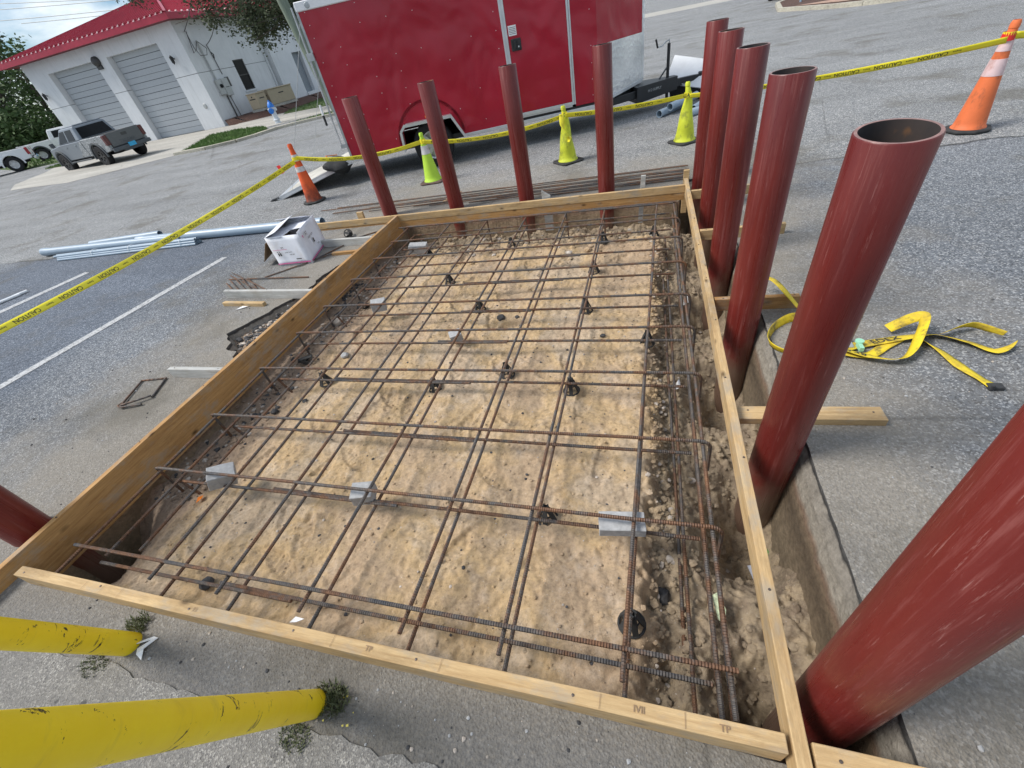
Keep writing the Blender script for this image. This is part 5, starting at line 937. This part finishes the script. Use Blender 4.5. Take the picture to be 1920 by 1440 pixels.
# cables from the pole to the wall, overhead lines
def cable(p, q, sag, r, label, group='overhead cables', mat=M_FRAME):
    p, q = Vector(p), Vector(q); pts_ = [p.lerp(q, k/12)+Vector((0, 0, -4*sag*(k/12)*(1-k/12))) for k in range(13)]; o = MB().tube([v-p for v in pts_], r, 5).build('cable', mat, smooth=True, loc=p); return tag(o, label, 'cable', group)
PB, PT = Vector((-14.0, 21.1, GZ)), Vector((-15.9, 21.1, 12))
cable((-25.38, 26.4, 4.55), (PT.x+.6, 21.1, 9), .5, .02, 'black service cable rising from the corner of the station to the pole'); cable((-25.38, 27.5, 3.85), (PT.x+.5, 21.1, 8.6), 1.0, .02, 'slack cable hanging from the station wall up to the pole')
for a_, b_, l in (((-70.95, 50, 13.49), (-44, 50, 9.64), 'topmost overhead line crossing the sky'), ((-71.57, 50, 13.08), (-40, 50, 9.22), 'second overhead line crossing the sky'), ((-72.78, 50, 12.29), (-40, 50, 8.61), 'third overhead line, in front of the clouds'), ((-69.86, 50, 11.55), (-40, 50, 8.36), 'lowest of the close overhead lines'), ((-80.3, 50, 7.39), (-70, 50, 6.4), 'low cable at the left edge under the roof corner')): cable(a_, b_, .1, .035, l, 'overhead lines in the sky', M_UT)
pl = empty('utility_pole', PB, label='tall weathered greenish utility pole with conduit, behind the rear of the trailer', cat='utility pole')
a = Mat('treated_pole', .85); a.col(a.ramp(a.noise(3, 6, .7, a.mapc((8, 8, .6))), (.3, (.10, .13, .10)), (.7, (.22, .26, .20)))); a.bump(a.noise(5, 5, .7, a.mapc((8, 8, .6))), .4, .01); M_POLE = a.m
MB().tube([(0, 0, -.2), PT-PB], [.23, .19], 16).build('trunk', M_POLE, pl, smooth=True); d_ = (PT-PB)/12.1; b = MB(); b.tube([Vector((-.18, -.12, .3))+d_*0, Vector((-.16, -.12, 0))+d_*9], .035, 8); b.tube([Vector((-.05, -.19, .1)), Vector((-.03, -.17, 0))+d_*9], .02, 8); b.build('riser_conduit', M_GALV, pl, smooth=True)
# generator boxes
g1 = empty('generator', (-23.75, 27.7, GZ+.3), label='tan generator cabinet nearer the meters, behind the hydrant', cat='generator', group='tan cabinets by the station'); 
def cabinet(root, sx_, sy_, sz_):
    MB().box((-sx_/2, -sy_/2, .15), (sx_/2, sy_/2, sz_)).build('case', M_TAN, root, bevel=.02); MB().box((-sx_/2-.03, -sy_/2-.03, sz_), (sx_/2+.03, sy_/2+.03, sz_+.06)).build('lid', M_TAN, root, bevel=.02); MB().box((-sx_/2-.05, -sy_/2-.05, 0), (sx_/2+.05, sy_/2+.05, .14)).build('plinth', M_CONC, root)
    b = MB(); b.box((-.22, -sy_/2-.012, sz_*.70), (.22, -sy_/2-.002, sz_*.76)); b.box((sx_/2+.002, -.22, sz_*.70), (sx_/2+.012, .22, sz_*.76)); b.lathe([(.001, -.014), (.05, -.012), (.05, -.002)], 6, (0, -sy_/2, sz_*.86), 'Y'); b.build('badge', M_INK, root)
cabinet(g1, .7, .9, .92)
g2 = empty('generator', (-23.7, 29.6, GZ+.3), -.12, 'wider tan generator cabinet farther along the wall, behind the hydrant', 'generator', 'tan cabinets by the station'); cabinet(g2, .8, 2.2, .95)
# hydrant
M_HB = simple('hydrant_silver_white', (.62, .66, .70), .45, var=.1); M_HC = simple('hydrant_blue', (.02, .18, .62), .4, var=.15)
hy = empty('fire_hydrant', (-17.75, 21.35, GZ), .3, 'white fire hydrant with bright blue cap by the kerb', 'fire hydrant')
MB().lathe([(.16, 0), (.17, .02), (.17, .05), (.12, .06), (.11, .14), (.17, .15), (.17, .19), (.12, .21), (.115, .62), (.14, .66), (.15, .70)], 18).build('barrel', M_HB, hy, smooth=True)
MB().lathe([(.16, .70), (.16, .74), (.14, .80), (.09, .90), (.045, .94), (.04, 1.0), (.001, 1.0)], 18).build('bonnet', M_HC, hy, smooth=True)
MB().lathe([(.07, .10), (.07, .20), (.001, .2)], 12, (0, 0, .6), 'X').build('side_nozzle', M_HB, hy, smooth=True); MB().lathe([(.07, -.10), (.07, -.20), (.001, -.2)], 12, (0, 0, .6), 'X').build('side_nozzle', M_HB, hy, smooth=True)
MB().lathe([(.10, -.08), (.10, -.18), (.12, -.18), (.12, -.24), (.001, -.25)], 14, (0, 0, .56), 'Y').build('pumper_cap', M_HC, hy, smooth=True)

# ---------------------------------------------------------------- pickups
a = Mat('silver_car_paint', .35, .35, .5); a.col((.21, .235, .265)); M_SIL = a.m
a = Mat('white_car_paint', .3, 0, .5); a.col((.72, .74, .76)); M_WCP = a.m
a = Mat('camo_wrap', .4, .1, .5); X = a.xyz(); n = a.vor(7, 'F1', a.mapc((1, 1, 1))); n2 = a.noise(5, 6, .75, None, 2); c = a.ramp(n2, (.42, (.03, .035, .04)), (.455, (.03, .035, .04)), (.465, (.6, .63, .65)), (.50, (.6, .63, .65)), (.51, (.04, .045, .05)), (.6, (.3, .32, .34))); a.col(c); M_CAMO = a.m
M_GREY = simple('tailgate_grey', (.11, .115, .12), .45, .2, var=.05, bump=0); M_FLARE = simple('flare_plastic', (.07, .08, .09), .6, bump=0); M_TAIL = simple('tail_lamp_red', (.30, .015, .02), .25, bump=0); M_TAILD = simple('tail_lamp_dark', (.10, .03, .03), .25, bump=0); M_PLATE = simple('licence_plate_blue', (.03, .35, .62), .5, bump=0)
M_DRIM = simple('dark_rim', (.03, .03, .032), .4, .3, bump=0)
def pickup(loc, rzz, label, paint, bedp, tailp, lamp, rim, flare, camo=False, L=5.45, tr_=.40):
    t = empty('pickup_truck', loc, rzz, label, 'pickup truck'); Wd = .93; xr, xf = 1.15, 4.72; zb = .52; zs = 1.20; R_ = tr_+.09
    def arch(xc): return [(xc-R_*math.cos(q), .42+R_*math.sin(q)) for q in np.linspace(0.0, PI, 13)]
    # bed sides
    for s_ in (1, -1):
        y0_, y1_ = sorted((s_*Wd, s_*(Wd-.16)))
        MB().prism([(.06, zb+.05)]+[(x, max(z, zb)) for x, z in arch(xr)]+[(2.05, zb), (2.05, zs+.02), (.06, zs+.0)], 'y', y0_, y1_).build('bed_side', bedp, t, bevel=.02)
        MB().prism([(2.06, zb), (4.0, zb)]+[(x, max(z, zb)) for x, z in arch(xf)]+[(5.42, zb+.06), (L, .9), (L-.12, 1.10), (4.2, zs), (2.06, zs)], 'y', y0_, y1_).build('body_side', paint, t, bevel=.02)
        for xc in (xr, xf): MB().prism([(xc-(R_+.0)*math.cos(q), .42+(R_+.0)*math.sin(q)) for q in np.linspace(-.1, PI+.1, 17)]+[(xc-(R_+.09)*math.cos(q), .42+(R_+.09)*math.sin(q)) for q in np.linspace(PI+.1, -.1, 17)], 'y', *sorted((s_*(Wd-.02), s_*(Wd+.05)))).build('wheel_flare', flare, t, bevel=.01)
        for xc in (xr, xf): wheel(t, xc, s_*(Wd-.10), tr_, tr_, .27, rim, spokes=6, face=s_, hub=.56)
        b = MB().obox((4.35, s_*(Wd+.02), 1.24), (4.35, s_*(Wd+.20), 1.26), .03, .03).box((4.27, min(s_*(Wd+.1), s_*(Wd+.28)), 1.18), (4.37, max(s_*(Wd+.1), s_*(Wd+.28)), 1.36)); b.build('mirror', M_FLARE, t, bevel=.02)
        for x in (2.95, 3.85): MB().box((x-.32, min(s_*Wd, s_*(Wd+.025)), 1.03), (x-.14, max(s_*Wd, s_*(Wd+.025)), 1.07)).build('door_handle', paint, t, bevel=.008)
        MB().box((2.2, *sorted((s_*(Wd-.05), 0))[:1], .36) if 0 else (2.1, min(s_*(Wd-.12), s_*(Wd+.04)), .40), (4.1, max(s_*(Wd-.12), s_*(Wd+.04)), .46)).build('side_step', M_FLARE, t, bevel=.01)
    MB().box((.06, -.77, .55), (2.05, .77, .75)).build('bed_floor', M_FLARE, t); MB().box((.07, -.78, zs-.03), (2.04, .78, zs+.01)).build('bed_cover', M_BLK, t)
    MB().box((2.07, -.77, .5), (5.3, .77, zs-.02)).build('inner_body', M_FLARE, t); MB().prism([(3.9, zs-.02), (4.25, zs+.03), (5.2, 1.14), (5.43, 1.02), (5.43, .62), (3.9, .62)], 'y', -.78, .78).build('hood', paint, t, bevel=.03)
    tg_ = MB().box((.0, -.76, .66), (.06, .76, zs+.02)).build('tailgate', tailp, t, bevel=.015); MB().box((-.01, -.13, 1.0), (.0, .13, 1.11)).build('gate_handle', M_FRAME, tg_)
    b = MB(); flat_text(b, 'TACOMA' if camo else 'FX4', .17, (-.001, 0, .80), (0, -1, 0), (0, 0, 1), .003); b.build('embossed_lettering', M_FLARE, tg_, fix=False)
    for s_ in (1, -1): MB().box((-.005, min(s_*.77, s_*.945), .78), (.16, max(s_*.77, s_*.945), 1.18)).build('tail_lamp', lamp, t, bevel=.015)
    MB().box((-.14, -.9, .48), (.0, .9, .63)).box((-.10, -.45, .40), (.0, .45, .5)).build('rear_bumper', M_FLARE if camo else M_ALU, t, bevel=.02); MB().box((-.15, -.17, .53), (-.141, .17, .69)).build('licence_plate', M_PLATE, t); MB().box((5.38, -.9, .45), (5.52, .9, .72)).build('front_bumper', M_FLARE, t, bevel=.03)
    # cab with sloped glass
    zt = 1.82; w0, w1 = .90, .72; cx = [2.08, 4.30]; tp = [2.26, 3.62]
    def cp(x, s_, z): k_ = (z-zs)/(zt-zs); return (x, s_*(w0+(w1-w0)*k_), z)
    b = MB(); b.add([cp(cx[0], 1, zs), cp(cx[0], -1, zs), cp(cx[1], -1, zs), cp(cx[1], 1, zs), cp(tp[0], 1, zt-.05), cp(tp[0], -1, zt-.05), cp(tp[1], -1, zt-.04), cp(tp[1], 1, zt-.04)], [(0, 3, 2, 1), (4, 5, 6, 7), (0, 1, 5, 4), (1, 2, 6, 5), (2, 3, 7, 6), (3, 0, 4, 7)]); b.build('cab', paint, t, bevel=.06, bseg=3)
    MB().box((2.3, -.66, zt-.055), (3.55, .66, zt)).build('cab_roof', paint, t, bevel=.03)
    def gl(u): return lambda x, s_, z: tuple(Vector(cp(x, s_, z))+Vector((0, s_*.006, 0)))
    f_ = gl(0); zl, zh = zs+.05, zt-.14
    for s_ in (1, -1):
        for xa, xb, xc, xd in ((2.42, 3.12, 3.12, 2.50), (3.22, 4.08, 3.64, 3.22)): MB().add([f_(xa, s_, zl), f_(xb, s_, zl), f_(xc, s_, zh), f_(xd, s_, zh)], [(0, 1, 2, 3)]).build('window', M_GLASS, t)
    def bk(y, z): k_ = (z-zs)/(zt-.05-zs); return (cx[0]+(tp[0]-cx[0])*k_-.008, y, z)
    MB().add([bk(-.74, zl), bk(.74, zl), bk(.64, zh), bk(-.64, zh)], [(0, 1, 2, 3)]).build('rear_window', M_GLASS, t)
    def fr(y, z): k_ = (z-zs)/(zt-.04-zs); return (cx[1]+(tp[1]-cx[1])*k_+.008, y, z)
    MB().add([fr(-.78, zl), fr(.78, zl), fr(.66, zh), fr(-.66, zh)], [(0, 1, 2, 3)]).build('windscreen', M_GLASS, t)
    MB().box((.4, -.5, .38), (5.0, .5, .54)).build('chassis', M_PVCD, t)
    if camo:
        for s_ in (1, -1): MB().prism([(2.07, zb+.04), (2.85, zb+.04), (2.55, .75), (2.42, 1.0), (2.2, 1.16), (2.07, 1.16)], 'y', *sorted((s_*(Wd+.001), s_*(Wd+.005)))).build('door_wrap', M_CAMO, t)
    return t
def bydir(fx, fy): return math.atan2(fy, fx)
def put(contact, ang, fn, side=1):     # rear wheel contact of the given side at a ground point
    c_, s_ = math.cos(ang), math.sin(ang); lx, ly = 1.15, side*.83; return (contact[0]-(lx*c_-ly*s_), contact[1]-(lx*s_+ly*c_), GZ)
an = bydir(-.985, .17); t1 = pickup(put((-24.6, 17.2), an, None), an, 'silver pickup with black and white camouflage wrap on its bed, parked before the bay doors', M_SIL, M_CAMO, M_GREY, M_TAILD, M_DRIM, M_FLARE, True, tr_=.43)
t1.rotation_euler = (math.radians(-2.0), math.radians(1.2), an)
an = bydir(-.60, -.80); pickup(put((-40.3, 22.4), an, None), an, 'white pickup cut off by the left edge, its rear wheel and bed side showing', M_WCP, M_WCP, M_WCP, M_TAIL, M_RIMW, M_WCP, L=5.6, tr_=.44)
an = bydir(.55, .83); pickup(put((-44.0, 26.6), an, None, -1), an, 'white pickup with blue windows mostly hidden behind the silver one', M_WCP, M_WCP, M_WCP, M_TAILD, M_RIMW, M_FLARE, tr_=.42)
# parked car at the far right, only its sill in view
M_DK = simple('black_car_paint', (.01, .01, .012), .25, .1, bump=0)
ca = empty('parked_car', (8.25, 37.4, GZ), math.radians(-84), 'black car at the top edge beyond the white bay lines, only its underside in view', 'car')
MB().prism([(-2.2, .22), (2.2, .22), (2.3, .55), (2.1, .85), (1.1, .95), (.4, 1.42), (-1.1, 1.45), (-1.9, 1.0), (-2.25, .9), (-2.3, .5)], 'y', -.88, .88).build('body', M_DK, ca, bevel=.06)
MB().prism([(1.0, .97), (.38, 1.36), (-1.05, 1.39), (-1.7, 1.02)], 'y', -.89, .89).build('side_glass', M_GLASS, ca)
for x in (-1.4, 1.4):
    for s_ in (1, -1): wheel(ca, x, s_*.80, .33, .33, .21, M_RIMW, face=s_)

# ---------------------------------------------------------------- trees
def leafmat(name, lo, hi):
    a = Mat(name, .7, 0, .3); oi = a.noise(1.1, 4, .6); c = a.ramp(oi, (.35, lo), (.68, hi)); a.col(c); a.b.inputs['Transmission Weight'].default_value = 0; return a.m
M_LF1 = leafmat('foliage_dark', (.035, .065, .025), (.10, .16, .05)); M_LF2 = leafmat('foliage_mid', (.06, .11, .03), (.13, .20, .05)); M_LF3 = leafmat('foliage_grey_green', (.045, .06, .035), (.10, .12, .06)); M_BARK = simple('bark', (.11, .09, .075), .95, var=.4, sc=6, bump=.6, bsc=30)
def leaves(b, c, r, n, s, droop=0, flat=1.0):
    # twig clumps through the volume: each clump is a tight spray of leaf faces
    nc = max(3, int(n*.72)//28)
    for _ in range(nc):
        d = Vector((random.gauss(0, 1), random.gauss(0, 1), random.gauss(0, 1))).normalized()*(random.random()**.45); q = Vector(c)+Vector((d.x*r[0], d.y*r[1], d.z*r[2])); q += Vector([noise.noise(q*.8+Vector((k*9, 0, 0)))*r[0]*.3 for k in range(3)])
        cs = s*random.uniform(2.0, 4.2)
        for _ in range(28):
            p = q+Vector((random.gauss(0, cs), random.gauss(0, cs), random.gauss(0, cs*.55)-droop*abs(random.gauss(0, cs)))); a_ = Vector((random.gauss(0, 1), random.gauss(0, 1), random.gauss(0, .5)-droop)).normalized(); t_ = a_.orthogonal().normalized(); t_ = (t_*math.cos(random.uniform(0, 6))+a_.cross(t_)*math.sin(random.uniform(0, 6)))
            l_ = s*random.uniform(.6, 1.3); b.add([p-a_*l_, p+t_*l_*.42, p+a_*l_, p-t_*l_*.42], [(0, 1, 2, 3)])
G_ = 'trees beyond the trucks'
def tree(x, y, h, blobs, mat, label, s=.22, group='trees behind the station', tr_=.3, lean=(0, 0), lim=True):
    t = empty('tree', (x, y, GZ), 0, label, 'tree', group); b = MB(); top = Vector((lean[0], lean[1], h)); b.tube([(0, 0, -.3), Vector((lean[0]*.3, lean[1]*.3, h*.4)), top], [tr_, tr_*.75, tr_*.4], 10)
    if lim:
        for c, r, n in blobs:
            st_ = Vector((lean[0]*.5, lean[1]*.5, h*.55)); c = Vector(c); mid = st_.lerp(c, .5)+Vector((random.gauss(0, .3), random.gauss(0, .3), .4)); b.tube([st_, mid, c], [tr_*.4, tr_*.25, .04], 6)
            for _ in range(5): e = c+Vector((random.gauss(0, r[0]*.5), random.gauss(0, r[1]*.5), random.gauss(0, r[2]*.5))); b.tube([mid.lerp(c, random.random()), e], [.06, .015], 4)
    b.build('trunk', M_BARK, t, smooth=True); b = MB()
    for c, r, n in blobs: leaves(b, c, r, int(n*(.45 if group == G_ and c[2] > 3.5 else .9 if group == G_ else 1)), s)
    b.build('crown', mat, t, fix=False); return t
G_ = 'trees beyond the trucks'
tree(-75, 45, 6.5, [((0, 0, 8), (4.5, 4, 3), 5200), ((5, -1, 9.2), (3.2, 3, 2.0), 3200), ((-4, 0, 6), (3.5, 3, 3), 3000)], M_LF3, 'open topped grey green tree at the upper left corner', .24, G_)
tree(-66.5, 44, 6, [((0, 0, 6), (3.4, 3, 2.2), 4200), ((2, -1, 8.2), (2.6, 2, 1.5), 1700)], M_LF1, 'dark tree whose top shows just below the roof corner', .24, G_)
tree(-61, 47, 4, [((0, 0, 2.6), (5.5, 3, 2.5), 8500), ((3, 0, 4.2), (4, 3, 1.9), 5200)], M_LF2, 'bushy mid green tree against the left wall of the station', .24, G_)
tree(-70, 42, 3, [((0, 0, 2.0), (5.5, 3, 2.2), 8000), ((-5, -3, 3), (4, 3, 2.6), 5200)], M_LF1, 'dark low growth behind the white pickup', .26, G_)
tree(-80, 44, 4, [((0, 0, 3.2), (5, 3, 3.4), 6500), ((4, 2, 6.4), (3, 3, 2.0), 2400)], M_LF1, 'dark tree at the left edge above the cut off pickup', .26, G_)
tree(-58, 55, 5, [((0, 0, 4), (7, 3, 3.4), 9000)], M_LF1, 'darkest tree mass behind the silver pickup', .3, G_)
tree(-52, 50, 5, [((0, 0, 3), (6, 3, 3.4), 6000)], M_LF1, 'dark tree hidden behind the station wall', .3, G_)
tree(-92, 56, 6, [((0, 0, 4), (9, 4, 4.2), 8000)], M_LF2, 'tree line fading off at the far left', .34, G_)
# oak reaching over the station yard; its trunk stands behind the trailer
tree(-9.8, 24.6, 6.0, [((-9.6, -.6, 5.2), (2.2, 1.6, 1.3), 5600), ((-8.1, -1.0, 4.0), (1.7, 1.3, 1.05), 4600), ((-6.4, -.8, 4.1), (1.6, 1.2, 1.15), 5600), ((-5.6, .4, 5.2), (2.6, 1.8, 1.4), 8200), ((-2.0, 0, 6.0), (3, 2.5, 2), 2500), ((-12.8, -.4, 6.5), (1.4, 1.2, .65), 800), ((-15.2, -.5, 6.45), (1.0, .9, .55), 1000), ((-8.5, .5, 6.6), (3.6, 2, 1.2), 2200), ((2, 1, 7), (3, 3, 2), 1200)], M_LF3, 'overhanging oak with drooping dark boughs before the station roof', .085, 'oak by the station', .32)
